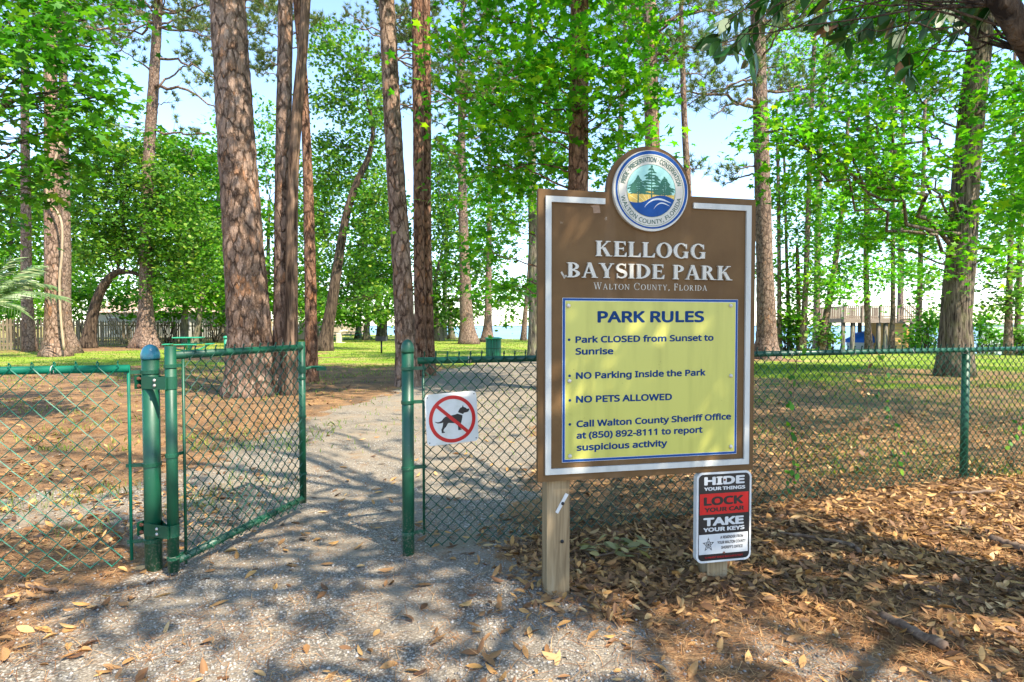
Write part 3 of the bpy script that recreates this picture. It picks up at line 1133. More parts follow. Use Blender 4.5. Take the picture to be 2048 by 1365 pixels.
    if ch == ',':
        out.append([(.04, -.15), (.16, .02), (.16, .13), (.05, .13), (.05, .03)]); return out, .22
    return out, .34


def put_serif(mb, words, x0, x1, base, cap, w0, w1, t, h, gap=.09, small=.78, slope=0.0):
    """words: string; lower-case letters become small capitals"""
    xs = 0; items = []
    for ch in words:
        k = small if ch.islower() else 1.0
        tt = t / k ** .6
        g, adv = glyph(ch.upper(), tt, h / k ** .6)
        items.append((g, xs, k)); xs += adv * k + gap
    kx = (x1 - x0) / (xs - gap)
    e = 0
    for g, xx, k in items:
        for p in g:
            e += 1
            de = (e % 7) * .00022
            m_ = lambda q: (x0 + (xx + q[0] * k) * kx, base + q[1] * k * cap + slope * (xx + q[0] * k) * kx)
            if isinstance(p, tuple):
                strip(mb, [m_(q) for q in p[1]], [m_(q) for q in p[2]], w1 + de, w1 - w0)
            else:
                prism(mb, [m_(q) for q in p], w0, w1 + de)


def mat_board():
    t = NT('brown_sign_paint')
    v = t.worldpos()
    f = t.noise(v, 3, 5, .6)
    c = t.ramp(f, [(.3, (.095, .05, .018)), (.7, (.145, .082, .032))])
    st = t.ramp(t.noise(t.worldpos((9, 9, .9)), 1, 4), [(.48, (0, 0, 0)), (.74, (.6, .6, .6))])
    c = t.mix(st, c, (.17, .105, .055))
    sp = t.ramp(t.noise(v, 16, 6, .7), [(.69, (0, 0, 0)), (.74, (.8, .8, .8))])
    c = t.mix(sp, c, (.3, .25, .19))
    return t.done(t.pbr(c, .65, 0, t.bump(t.noise(v, 160, 2), .12, .002), .2))


def mat_panel(name, col, streak, rough=.4):
    t = NT(name)
    v = t.worldpos()
    st = t.ramp(t.noise(t.worldpos((14, 14, 1.2)), 1, 4), [(.46, (0, 0, 0)), (.7, (.85, .85, .85))])
    c = t.mix(st, col, streak)
    sp = t.ramp(t.noise(v, 42, 3, .6), [(.71, (0, 0, 0)), (.75, (.7, .7, .7))])
    c = t.mix(sp, c, tuple(k * .45 for k in col))
    return t.done(t.pbr(c, rough, 0, None, .4))


M['board'] = mat_board()
M['cream'] = mat_panel('cream_paint', (.5, .47, .4), (.4, .38, .32))
M['trim'] = mat_panel('pale_trim_paint', (.48, .48, .44), (.36, .37, .34), .5)
M['yellow'] = mat_panel('yellow_panel', (.46, .44, .095), (.37, .355, .075))
M['blue'] = mat_plain('blue_ink', (.003, .055, .22), .5, 0, .1, 20, 0, .2)
M['navy'] = mat_plain('navy_lettering', (.002, .032, .12), .6, 0, .1, 20, 0, .15)
M['green_ink'] = mat_plain('green_ink', (.003, .1, .05), .5, 0, .12, 20)
M['ink_dark'] = mat_plain('dark_green_lettering', (.01, .07, .045), .5, 0, .1, 20)
M['teal_ink'] = mat_plain('pale_teal_ink', (.3, .56, .5), .5, 0, .06, 14)
M['gold_ink'] = mat_plain('gold_ink', (.62, .4, .06), .5, 0, .1, 14)
M['gold_pale'] = mat_plain('pale_gold_ink', (.75, .6, .2), .5, 0, .06, 14)
M['white'] = mat_plain('white_enamel', (.55, .55, .53), .4, 0, .06, 18)
M['black'] = mat_plain('black_ink', (.012, .012, .013), .4, 0, .2, 18)
M['red'] = mat_plain('red_ink', (.5, .008, .008), .4, 0, .1, 18)

park_sign = thing('park_sign', 'large brown park rules sign with round county emblem on two wood posts', 'sign', on(.6, 0, 0))
W_, T0, T1 = 1.209, .598, 2.062
bc = plane_st(1299, 384)
BR = .206
cx, cz = bc
# board outline with the round head
ang0 = math.degrees(math.asin(max(-1, (T1 - cz) / .232)))
outl = [(0, T0), (W_, T0), (W_, T1)] + arc(cx, cz, .232, .232, ang0, 180 - ang0, 36) + [(0, T1)]
m = MB(); prism(m, outl, -.032, 0)
board = m.build('sign_board', M['board'], park_sign)
m = MB()
tw, gp, td = .029, .036, .012
xl, xr, zb, zt = gp, W_ - gp * .9, T0 + gp, T1 - gp
gl, gr_ = cx - .245, cx + .245
for (a, b, c_, d_) in ((xl, zb, xl + tw, zt), (xr - tw, zb, xr, zt), (xl + tw, zb, xr - tw, zb + tw), (xl + tw, zt - tw, gl, zt), (gr_, zt - tw, xr - tw, zt)):
    prism(m, [(a, b), (c_, b), (c_, d_), (a, d_)], .0004, td)
m.build('border_trim', M['trim'], board)
for (uv_, nm_, mt_) in (([(1180, 412), (1198, 408), (1201, 426), (1187, 427), (1186, 416)], 'tape_residue', (.24, .15, .09)), ([(1121, 545), (1124, 543), (1131, 556), (1128, 558)], 'scratch', (.45, .4, .32)), ([(1126, 552), (1133, 550), (1134, 554), (1127, 555)], 'scratch', (.45, .4, .32))):
    m = MB(); prism(m, [plane_st(*q) for q in uv_], .0002, .0008); m.build(nm_, mat_plain(nm_ + '_paint', mt_, .7, 0, .2, 60), board)
# posts
for (u, v, wd) in ((1116, 1203, .12), (1434, 1163, .12)):
    s, _ = plane_st(u, v, -.035)
    p = MB()
    c = on(s, 0, -.032 - .05)
    zb_ = float(gz(c[0], c[1])) - .3
    p.obox((c[0], c[1], (zb_ + 1.9) / 2), SD, SN, SU, (wd, .1, 1.9 - zb_))
    po = p.build('post', M['post_wood'], park_sign)
    if u < 1200:
        k = MB()
        for (uu, vv) in ((1125, 1007), (1124, 1083)):
            ss, tt_ = plane_st(uu, vv, -.032)
            k.tube([on(ss, tt_, -.034), on(ss, tt_, -.026), on(ss, tt_, -.022)], [.009, .009, .004], 10)
        k.build('screw', M['black_metal'], po)
        k = MB()
        A_ = plane_st(1113, 1026, -.03); B_ = plane_st(1134, 988, -.03)
        dx, dz = B_[0] - A_[0], B_[1] - A_[1]; L = math.hypot(dx, dz); nx_, nz_ = -dz / L * .009, dx / L * .009
        prism(k, [(A_[0] - nx_, A_[1] - nz_), (A_[0] + nx_ * .8, A_[1] + nz_ * .8), (B_[0] + nx_, B_[1] + nz_), (B_[0] - nx_, B_[1] - nz_)], -.0315, -.028)
        k.build('broken_strip', M['white'], po)
# raised serif name
m = MB()
def line(u0, u1, vb, vt, f, *a, **k):
    s0_, t0_ = plane_st(u0, vb); s1_, t1_ = plane_st(u1, vb)
    _, tt_ = plane_st((u0 + u1) / 2, vt)
    _, tb_ = plane_st((u0 + u1) / 2, vb)
    return s0_, s1_, tb_, tt_ - tb_
a = line(1190, 1410, 516, 486, 0); put_serif(m, 'KELLOGG', a[0], a[1], a[2], a[3], .0005, .013, .21, .085)
a = line(1133, 1462, 558.5, 529.5, 0); put_serif(m, 'BAYSIDE PARK', a[0], a[1], a[2], a[3], .0005, .013, .21, .085)
m.build('park_name_lettering', M['cream'], board)
m = MB()
a = line(1187, 1414, 580.5, 567, 0); put_serif(m, 'Walton County, Florida', a[0], a[1], a[2], a[3], .0003, .0012, .11, .05, .17, .8)
m.build('county_lettering', M['cream'], board)
# emblem
em = MB(); em.add([on(cx + BR * cos(k * pi / 36), cz + BR * sin(k * pi / 36), .02) for k in range(72)] + [on(cx + BR * cos(k * pi / 36), cz + BR * sin(k * pi / 36), .0005) for k in range(72)],
                  [tuple(range(72))] + [(k, 72 + k, 72 + (k + 1) % 72, (k + 1) % 72) for k in range(72)])
emblem = em.build('emblem', M['cream'], board)


def disc(mb, ox, oz, r, w, n=72):
    mb.add([on(cx + ox + r * cos(k * 2 * pi / n), cz + oz + r * sin(k * 2 * pi / n), w) for k in range(n)], [tuple(range(n))])


def ringp(mb, r0, r1, w, ox=0, oz=0, n=72):
    strip(mb, arc(cx + ox, cz + oz, r1, r1, 0, 360, n), arc(cx + ox, cz + oz, r0, r0, 0, 360, n), w, .0003)


E = BR / .206
m = MB(); disc(m, .004, .005, .1985, .0205); m.build('blue_rim', M['blue'], emblem)
m = MB(); disc(m, .0015, .001, .1855, .021); m.build('lettering_ring', M['cream'], emblem)
m = MB(); ringp(m, .1775, .1795, .0216); ringp(m, .1335, .1347, .0224); m.build('ring_line', M['green_ink'], emblem)
m = MB(); disc(m, 0, 0, .134, .0214); m.build('sky_field', M['teal_ink'], emblem)
IR = .133
def scene_clip(pts): return [(cx + x * IR, cz + y * IR) for x, y in pts]
def fill_between(top, n=40):
    """region of the inner disc below a curve top(x)"""
    up = []; lo = []
    for i in range(n + 1):
        x = -1 + 2 * i / n
        c_ = sqrt(max(0, 1 - x * x))
        y = min(max(top(x), -c_), c_)
        up.append((x, y)); lo.append((x, -c_))
    return scene_clip(up), scene_clip(lo)
field = lambda x: -.03 - .1 * abs(x) ** 1.5 + .02 * cos(3 * x)
wave = lambda x: -.50 + .34 / (1 + math.exp(-(x + .12) * 6.5)) - .30 * max(0, x - .5) ** 1.5 * 1.6 + .12 * max(0, -x - .55)
m = MB(); u_, l_ = fill_between(field); strip(m, u_, l_, .0218, .0003); m.build('sun_field', M['gold_ink'], emblem)
m = MB()
for k in range(13):
    a = radians(8 + k * 13.7)
    p0 = (.02 + .14 * cos(a), -.72 + .14 * sin(a)); p1 = (.02 + 1.3 * cos(a), -.72 + 1.05 * sin(a))
    q = []
    for s_ in np.linspace(0, 1, 14):
        x, y = p0[0] + (p1[0] - p0[0]) * s_, p0[1] + (p1[1] - p0[1]) * s_
        if y < field(x) - .015 and x * x + y * y < .95: q.append((x, y))
    if len(q) > 1:
        n_ = (-sin(a) * .013, cos(a) * .013)
        strip(m, scene_clip([(x + n_[0], y + n_[1]) for x, y in q]), scene_clip([(x - n_[0], y - n_[1]) for x, y in q]), .0221, .0002)
m.build('sun_ray', M['gold_pale'], emblem)
m = MB()
rng = RS(12)
for (tx, by, ty, wd) in ((-.545, -.55, .55, .40), (.01, -.30, .96, .50), (.545, -.16, .55, .40)):
    prism(m, scene_clip([(tx - .028, by), (tx + .028, by), (tx + .012, ty), (tx - .012, ty)]), .0222, .0227)
    Hh = ty + .12
    nb = 10
    for k in range(nb):
        s_ = k / (nb - 1)
        y0 = -.13 + (ty + .10) * s_
        for sg in (-1, 1):
            L = wd * (.62 + .5 * rng.rand()) * (1 - s_ ** 2.2) * (.8 + .35 * sin(pi * min(1, s_ * 1.5 + .15))) + .05
            dr = .04 + .05 * rng.rand()
            th = .04 + .035 * rng.rand()
            up = []; lo = []
            for j in range(11):
                f_ = j / 10
                x = tx + sg * L * f_; y = y0 + .10 * f_ * (1 - s_ * .5) - dr * f_ * f_ * 1.6
                sp_ = th * (1 - abs(f_ - .45) * 1.3) * (.6 + .8 * rng.rand())
                up.append((x, y + max(sp_, .008))); lo.append((x, y - max(sp_ * .8, .008)))
            ok = [i for i in range(11) if up[i][0] ** 2 + up[i][1] ** 2 < 1.0]
            if len(ok) > 1:
                strip(m, scene_clip([up[i] for i in ok]), scene_clip([lo[i] for i in ok]), .0224 + .00002 * k + (.00001 if sg > 0 else 0) + .0001 * tx, .0002)
m.build('tree_emblem', M['green_ink'], emblem)
m = MB(); u_, l_ = fill_between(wave); strip(m, u_, l_, .0231, .0003); m.build('water_field', M['blue'], emblem)
m = MB()
for (x0, x1, y0, y1, th) in ((-.28, .82, -.64, -.44, .075), (.1, .76, -.70, -.56, .05)):
    up = []; lo = []
    for i in range(21):
        s_ = i / 20
        x = x0 + (x1 - x0) * s_
        y = y0 + (y1 - y0) * s_ + .24 * sin(pi * s_ ** .8) * (.75 if th < .06 else 1)
        hw = th * sin(pi * min(1, s_ * .9 + .06)) ** .8
        up.append((x, y + hw * .5)); lo.append((x, y - hw * .5))
    strip(m, scene_clip(up), scene_clip(lo), .0235, .0003)
m.build('wave_crest', M['white'], emblem)
m = MB()
put_arc_text(m, 'PRIDE · PRESERVATION · CONSERVATION', cx, cz, .1475, 168, 12, .0235, .0225, .02)
put_arc_text(m, 'WALTON COUNTY, FLORIDA', cx, cz, .1695, 191, 349, .0215, .0225, .008, True)
m.build('emblem_lettering', M['ink_dark'], emblem)
# yellow rules panel
c1 = plane_st(1122, 598); c2 = plane_st(1473, 598); c3 = plane_st(1474, 904); c4 = plane_st(1126, 929)
px0, px1 = (c1[0] + c4[0]) / 2, (c2[0] + c3[0]) / 2
pz1, pz0 = (c1[1] + c2[1]) / 2, (c3[1] + c4[1]) / 2
m = MB(); prism(m, [(px0, pz0), (px1, pz0), (px1, pz1), (px0, pz1)], .0004, .004); rules = m.build('rules_panel', M['white'], park_sign)
m = MB(); b_ = .0018; prism(m, [(px0 + b_, pz0 + b_), (px1 - b_, pz0 + b_), (px1 - b_, pz1 - b_), (px0 + b_, pz1 - b_)], .0042, .0046); m.build('blue_border', M['blue'], rules)
m = MB(); b_ = .0135; prism(m, [(px0 + b_, pz0 + b_), (px1 - b_, pz0 + b_), (px1 - b_, pz1 - b_), (px0 + b_, pz1 - b_)], .0047, .0051); m.build('white_line', M['white'], rules)
m = MB(); b_ = .0155; prism(m, [(px0 + b_, pz0 + b_), (px1 - b_, pz0 + b_), (px1 - b_, pz1 - b_), (px0 + b_, pz1 - b_)], .0052, .0056); m.build('yellow_face', M['yellow'], rules)
for (s_, u0, v0, u1, v1, cap, bold) in (
        ('PARK RULES', 1194, 646, 1407, 645, 23.5, .036),
        ('Park CLOSED from Sunset to', 1150, 686.5, 1426, 682, 13.5, .036),
        ('Sunrise', 1150, 710, 1226, 709, 13.5, .036),
        ('NO Parking Inside the Park', 1151, 758.5, 1410, 751.5, 13.5, .036),
        ('NO PETS ALLOWED', 1151, 806, 1343, 800.5, 14, .036),
        ('Call Walton County Sheriff Office', 1152, 855, 1461, 839, 13.5, .036),
        ('at (850) 892-8111 to report', 1152, 878, 1404, 865.5, 13.5, .036),
        ('suspicious activity', 1152.5, 902, 1333.5, 892.5, 13.5, .036)):
    m = MB(); A_ = plane_st(u0, v0); B_ = plane_st(u1, v1)
    C_ = plane_st(u0, v0 - cap)
    put_text(m, s_, A_[0], B_[0], A_[1], C_[1] - A_[1], .006, bold, 1.0, slope=(B_[1] - A_[1]) / (B_[0] - A_[0]))
    m.build('lettering', M['navy'], rules)
for (u, v) in ((1137.5, 680), (1138.5, 752), (1139, 801), (1139, 849)):
    s_, t_ = plane_st(u, v)
    m = MB(); m.add([on(s_ + .0072 * cos(k * pi / 8), t_ + .0072 * sin(k * pi / 8), .006) for k in range(16)], [tuple(range(16))]); m.build('bullet', M['navy'], rules)
for (u, v) in ((1136, 612), (1460, 612), (1138, 762), (1460, 752), (1139, 912), (1460, 893)):
    s_, t_ = plane_st(u, v)
    k = MB(); k.tube([on(s_, t_, .005), on(s_, t_, .010), on(s_, t_, .014), on(s_, t_, .0155)], [.0105, .0105, .007, .002], 14)
    k.build('screw_cap', M['cream'], rules, True)

# ------------------------------------------------------------------ theft warning sign on the right post
o2 = S0 + SN * .0
ws = thing('warning_sign', 'small black, red and white theft warning sign on the right sign post', 'sign', on(1.05, .3, .01))
A_ = plane_st(1392.5, 1131, .004); B_ = plane_st(1502, 1116, .004); C_ = plane_st(1392.5, 948, .004); D_ = plane_st(1503, 940, .004)
x0, x1 = A_[0], (B_[0] + D_[0]) / 2
z0, z1 = (A_[1] + B_[1]) / 2, (C_[1] + D_[1]) / 2
wb = .003
m = MB(); prism(m, rrect(x0, z0, x1, z1, .035), -.030, wb); wpl = m.build('plate', M['white'], ws)
Wd, Hg_ = x1 - x0, z1 - z0
def sub(fx0, fz0, fx1, fz1): return [(x0 + Wd * fx0, z1 - Hg_ * fz1), (x0 + Wd * fx1, z1 - Hg_ * fz1), (x0 + Wd * fx1, z1 - Hg_ * fz0), (x0 + Wd * fx0, z1 - Hg_ * fz0)]
ins = .011
m = MB(); prism(m, rrect(x0 + ins, z0 + ins, x1 - ins, z1 - ins, .027), wb + .0002, wb + .0006); m.build('black_field', M['black'], wpl)
m = MB(); prism(m, sub(.055, .235, .945, .465), wb + .0007, wb + .001); m.build('red_band', M['red'], wpl)
m = MB(); prism(m, sub(.045, .685, .94, .905), wb + .0007, wb + .001); m.build('white_band', M['white'], wpl)
def tline(mb, s_, fx0, fx1, fb, fcap, bold=.03, w=wb + .0014):
    put_text(mb, s_, x0 + Wd * fx0, x0 + Wd * fx1, z1 - Hg_ * fb, Hg_ * fcap, w, bold)
m = MB()
for (s_, a0_, a1_, b0_, b1_, bd_, mt_) in (('HIDE', .13, .87, .14, .092, .045, 'white'), ('YOUR THINGS', .13, .88, .2, .038, .045, 'white'), ('TAKE', .12, .86, .592, .092, .045, 'white'), ('YOUR KEYS', .12, .875, .655, .045, .045, 'white'),
                                      ('LOCK', .125, .85, .365, .095, .045, 'black'), ('YOUR CAR', .14, .865, .437, .048, .045, 'black'), ('A REMINDER FROM', .43, .855, .743, .033, .03, 'black'),
                                      ('YOUR WALTON COUNTY', .38, .9, .8, .033, .03, 'black'), ("SHERIFF'S OFFICE", .45, .845, .857, .033, .03, 'black')):
    m = MB(); tline(m, s_, a0_, a1_, b0_, b1_, bd_); m.build('lettering', M[mt_], wpl)
m = MB(); tline(m, 'TO PREVENT VEHICLE BURGLARY & THEFT', .15, .85, .952, .02, .0); m.build('red_lettering', M['red'], wpl)
# five-pointed badge
m = MB()
scx, scz = x0 + Wd * .215, z1 - Hg_ * .798
st = []
for k in range(10):
    a = pi / 2 + k * pi / 5; r = .036 if k % 2 == 0 else .0155
    st.append((scx + r * cos(a), scz + r * sin(a) * 1.12))
ou = st + [st[0]]; inn = [(scx + (s - scx) * .86, scz + (t - scz) * .86) for s, t in ou]
strip(m, ou, inn, wb + .0016, .0003)
strip(m, arc(scx, scz, .0165, .018, 0, 360, 24), arc(scx, scz, .0135, .015, 0, 360, 24), wb + .0019, .0003)
strip(m, arc(scx, scz, .0095, .0105, 0, 360, 20), arc(scx, scz, .0075, .0085, 0, 360, 20), wb + .0019, .0003)
for k in range(5):
    a = pi / 2 + k * 2 * pi / 5
    c_ = (scx + .0245 * cos(a), scz + .0245 * sin(a) * 1.12)
    prism(m, arc(c_[0], c_[1], .0032, .0032, 0, 330, 6), wb + .001, wb + .0014)
for k in range(9):
    a = k * 2 * pi / 9
    c_ = (scx + .0117 * cos(a), scz + .0125 * sin(a))
    prism(m, arc(c_[0], c_[1], .0014, .0014, 0, 300, 5), wb + .001, wb + .0014)
prism(m, [(scx - .005, scz - .004), (scx + .004, scz - .006), (scx + .005, scz + .002), (scx, scz + .006), (scx - .004, scz + .003)], wb + .001, wb + .0014)
m.build('star_badge', M['black'], wpl)
for (fx, fz) in ((.5, .09), (.5, .9)):
    k = MB(); s_, t_ = x0 + Wd * fx, z1 - Hg_ * fz
    k.tube([on(s_, t_, wb), on(s_, t_, wb + .003), on(s_, t_, wb + .006)], [.0065, .0065, .003], 10); k.build('screw', M['rust'], wpl)

# ------------------------------------------------------------------ no dogs sign hanging on the mesh
NDc = np.array(GP) + fd * .262
DO = np.array((NDc[0], NDc[1], .817)) + np.append(fn, 0) * .047
tilt = radians(3.0)
Dd = np.append(fd, 0) * cos(tilt) + SU * sin(tilt)
Dn = np.append(fn, 0)
Dup = SU * cos(tilt) - np.append(fd, 0) * sin(tilt)
nd = thing('no_dogs_sign', 'square white no dogs sign with red ring hanging on green mesh', 'sign', DO)


def don(s, t, w): return DO + Dd * s + Dup * t + Dn * w


def dprism(mb, pts, w0, w1):
    pts = np.asarray(pts, float)
    if 0.5 * np.sum(pts[:, 0] * np.roll(pts[:, 1], -1) - np.roll(pts[:, 0], -1) * pts[:, 1]) < 0: pts = pts[::-1]
    n = len(pts)
    mb.add([don(s, t, w1) for s, t in pts] + [don(s, t, w0) for s, t in pts],
           [tuple(range(n)), tuple(range(2 * n - 1, n - 1, -1))] + [(i, n + i, n + (i + 1) % n, (i + 1) % n) for i in range(n)])


def dstrip(mb, ou, inn, w, th=.0003):
    n = len(ou)
    mb.add([don(s, t, w) for s, t in ou] + [don(s, t, w) for s, t in inn], [(i, i + 1, n + i + 1, n + i) for i in range(n - 1)])


t = NT('weathered_white_enamel')
v = t.coords()
c = t.mix(t.ramp(t.noise(v, 9, 5, .6), [(.48, (0, 0, 0)), (.75, (.55, .55, .55))]), (.64, .64, .6), (.36, .38, .25))
M['white_worn'] = t.done(t.pbr(c, .45))
m = MB(); dprism(m, rrect(-.161, -.157, .161, .157, .028), 0, .003); npl = m.build('plate', M['white_worn'], nd)
# the dog first, then the ring and bar over it; 1 unit = 1 px of a 1260 px wide view of the sign
kx = .322 / 1105.0
def dg(pts): return [((x - 618) * kx, (665 - y) * kx * .97) for x, y in pts]
m = MB()
dprism(m, dg([(250, 703), (300, 722), (350, 718), (395, 700), (430, 655), (480, 618), (590, 605), (690, 592), (740, 578), (845, 625), (838, 680), (815, 760), (800, 800), (790, 880), (790, 912), (810, 918), (808, 938), (738, 942), (733, 840), (720, 790), (640, 775), (545, 762), (528, 765), (480, 840), (432, 885), (420, 930), (450, 946), (450, 966), (382, 968), (378, 890), (400, 850), (415, 800), (425, 740), (380, 752), (310, 750), (270, 730)]), .0032, .0036)
dprism(m, dg([(750, 548), (775, 500), (805, 460), (845, 445), (865, 400), (878, 446), (915, 460), (950, 494), (998, 490), (998, 515), (975, 555), (945, 565), (880, 572), (858, 600)]), .0032, .0036)
m.build('dog_symbol', M['black'], npl)
R0, R1 = 498 * kx, 422 * kx
m = MB()
ou = [(R0 * cos(k * pi / 40), R0 * sin(k * pi / 40)) for k in range(81)]; inn = [(R1 * cos(k * pi / 40), R1 * sin(k * pi / 40)) for k in range(81)]
oc = (8 * kx, -18 * kx)
dstrip(m, [(s + oc[0], t_ + oc[1]) for s, t_ in ou], [(s + oc[0], t_ + oc[1]) for s, t_ in inn], .0042)
a = radians(136.5); hw = 36 * kx
e0 = (R1 * 1.06 * cos(a) + oc[0], R1 * 1.06 * sin(a) + oc[1]); e1 = (-R1 * 1.06 * cos(a) + oc[0], -R1 * 1.06 * sin(a) + oc[1])
nn = (-sin(a) * hw, cos(a) * hw)
dprism(m, [(e0[0] + nn[0], e0[1] + nn[1]), (e0[0] - nn[0], e0[1] - nn[1]), (e1[0] - nn[0], e1[1] - nn[1]), (e1[0] + nn[0], e1[1] + nn[1])], .0037, .0045)
m.build('prohibition_ring', M['red'], npl)
m = MB()
for (s, t_) in ((-.145, .138), (.145, -.138), (.145, .138), (-.145, -.138)):
    m.tube([don(s, t_, .003), don(s, t_, .0036)], .004, 8)
m.build('eyelet', M['black'], npl)

# ------------------------------------------------------------------ trees
def trunk_line(px, depth, extra=None):
    """px: list of (u, v, width px) from the base up -> points and radii in metres"""
    pts = []; rad = []
    for (u, v, w) in px:
        p = at(u, v, depth)
        pts.append(p); rad.append(w / 2 * depth / F * cos(math.atan((u - 1024) / F)))
    return pts, rad


def smooth_line(pts, rad, n):
    pts = np.asarray(pts, float); rad = np.asarray(rad, float)
    if len(pts) < 3:
        t = np.linspace(0, 1, n)[:, None]
        return pts[0] * (1 - t) + pts[-1] * t, rad[0] * (1 - t[:, 0]) + rad[-1] * t[:, 0]
    d = np.concatenate(([0], np.cumsum(np.linalg.norm(np.diff(pts, axis=0), axis=1))))
    s = np.linspace(0, d[-1], n)
    out = np.zeros((n, 3)); ro = np.interp(s, d, rad)
    tang = np.gradient(pts, d, axis=0)
    for i, q in enumerate(s):
        k = min(max(np.searchsorted(d, q) - 1, 0), len(d) - 2)
        h = d[k + 1] - d[k]; t = (q - d[k]) / h
        out[i] = (2 * t ** 3 - 3 * t * t + 1) * pts[k] + (t ** 3 - 2 * t * t + t) * h * tang[k] + (-2 * t ** 3 + 3 * t * t) * pts[k + 1] + (t ** 3 - t * t) * h * tang[k + 1]
    return out, ro


def make_trunk(tree, pts, rad, mat, rng, nseg=22, nlen=60, flare=1.35, name='trunk'):
    P, R = smooth_line(pts, rad, nlen)
    z0 = float(gz(P[0][0], P[0][1]))
    P[0][2] = min(P[0][2], z0 - .15)
    hgt = P[:, 2] - z0
    base = R[0]
    fl = 1 + (flare - 1) * np.exp(-np.clip(hgt, 0, None) / (base * 1.3 + .1))
    th = np.linspace(0, 2 * pi, nseg, endpoint=False)
    lob = 1 + (np.exp(-np.clip(hgt, 0, None) / (base * 1.1 + .1))[:, None]) * (.16 * cos_(th * 5 + rng.rand() * 6)[None] + .1 * cos_(th * 3 + rng.rand() * 6)[None]) * (flare - 1) * 2
    wav = 1 + .05 * (np.stack([vnoise(cos_(th) * 1.3 + k * 3.7, hgt[k] * .9 + sin_(th) * 1.3, int(rng.randint(999)) * 0 + 3) for k in range(nlen)]) - .5)
    wav = wav + (.075 if nlen > 100 else .03) * (rng.rand(nlen, nseg) - .5)
    m = MB()
    m.tube(P, R * fl, nseg, True, 0, None, lob * wav)
    return m.build(name, mat, tree, True), P, R


def bez(a, b, sag, n=9, rng=None, wob=.0):
    a = np.asarray(a, float); b = np.asarray(b, float)
    t = np.linspace(0, 1, n)[:, None]
    c = (a + b) / 2 + np.array((0, 0, sag))
    p = (1 - t) ** 2 * a + 2 * t * (1 - t) * c + t * t * b
    if wob and rng is not None:
        w = rng.normal(size=(n, 3)) * wob
        w[0] = 0; w[-1] = 0
        p = p + w
    return p


def broadleaf(name, label, cat, group, px, depth, blobs, leaf, shape, lmat, bmat, seed, cov=1.6, up=.6, droop=.3, minpx=7.0,
              nseg=14, flare=1.35, nclump=None, flat=.55, wood=True, base=None, lbase=None):
    rng = RS(seed)
    pts, rad = trunk_line(px, depth)
    if base is not None: pts[0] = np.array(base)
    g = pts[0]
    loc = (g[0], g[1], float(gz(g[0], g[1])))
    tr = thing(name, label, cat, loc, group)
    tk, P, R = make_trunk(tr, pts, rad, bmat, rng, nseg, 36, flare)
    br = MB(); cl = Cloud()
    for bl in blobs:
        if bl[0] == 'w':          # given in metres: centre and half-sizes
            c = np.array(bl[1:4]); sx, sy, sz = bl[4:7]; dd = depth
            ru, rv = sx * F / dd, sy * F / dd
            bl = (0, 0, ru, rv, 0, sy, bl[7] if len(bl) > 7 else .5)
        else:
            u, v, ru, rv = bl[:4]
            dd = depth + (bl[4] if len(bl) > 4 else 0)
            c = at(u, v, dd)
            sx, sz = ru * dd / F, rv * dd / F
            sy = bl[5] if len(bl) > 5 else min(max(sx, sz), 2.5)
        ls = max(leaf, minpx * dd / F)
        lpx = ls * F / dd
        cv = cov * (bl[6] if len(bl) > 6 else 1.0)
        n = int(2.0 * cv * pi * ru * rv / (.30 * lpx * lpx)) + 5
        n = min(n, 22000)
        per = 44 if len(shape) == 10 else 28
        ncl = max(3, n // per)
        q = rng.normal(size=(ncl, 3)); q /= np.linalg.norm(q, axis=1)[:, None]
        q *= (rng.rand(ncl) ** .42)[:, None]
        C = c + q * np.array((sx, sy, sz))
        # limb from the trunk to the clump
        if wood:
            i = np.argmin(np.linalg.norm(P - c, axis=1) + 2.0 * np.clip(P[:, 2] - c[2] + .25 * np.linalg.norm((P - c)[:, :2], axis=1), 0, None))
            a = P[i]
            L = np.linalg.norm(c - a)
            r0 = min(R[i] * .35, .01 + L * .0062)
            limb = bez(a, c, .12 * L * (1 if rng.rand() < .7 else -.5), 12, rng, .02 * L)
            br.tube(limb, np.linspace(r0, max(.008, r0 * .35), 12), 7)
            nb = min(ncl, 70 if depth < 20 else 26)
            for k in rng.choice(ncl, nb, replace=False):
                st = limb[rng.randint(5, 12)]
                b_ = bez(st, C[k], .06 * rng.randn() * np.linalg.norm(C[k] - st), 6, rng, .02)
                br.tube(b_, np.linspace(max(.007, r0 * .3), .004 * max(1, dd / 14), 6), 4, False)
        sg = per ** .33 * ls * .66
        off = rng.normal(size=(ncl, per, 3)) * np.array((1, 1, flat * .62)) * sg
        off[..., 2] -= .25 * (off[..., 0] ** 2 + off[..., 1] ** 2) / sg
        LP_ = (C[:, None] + off).reshape(-1, 3)
        cl.add(*leaf_arrays(rng, LP_, ls, shape, up, droop))
    if wood and br.n: br.build('branches', bmat, tr, True)
    if cl.V: cl.build('crown', lmat, tr)
    return tr


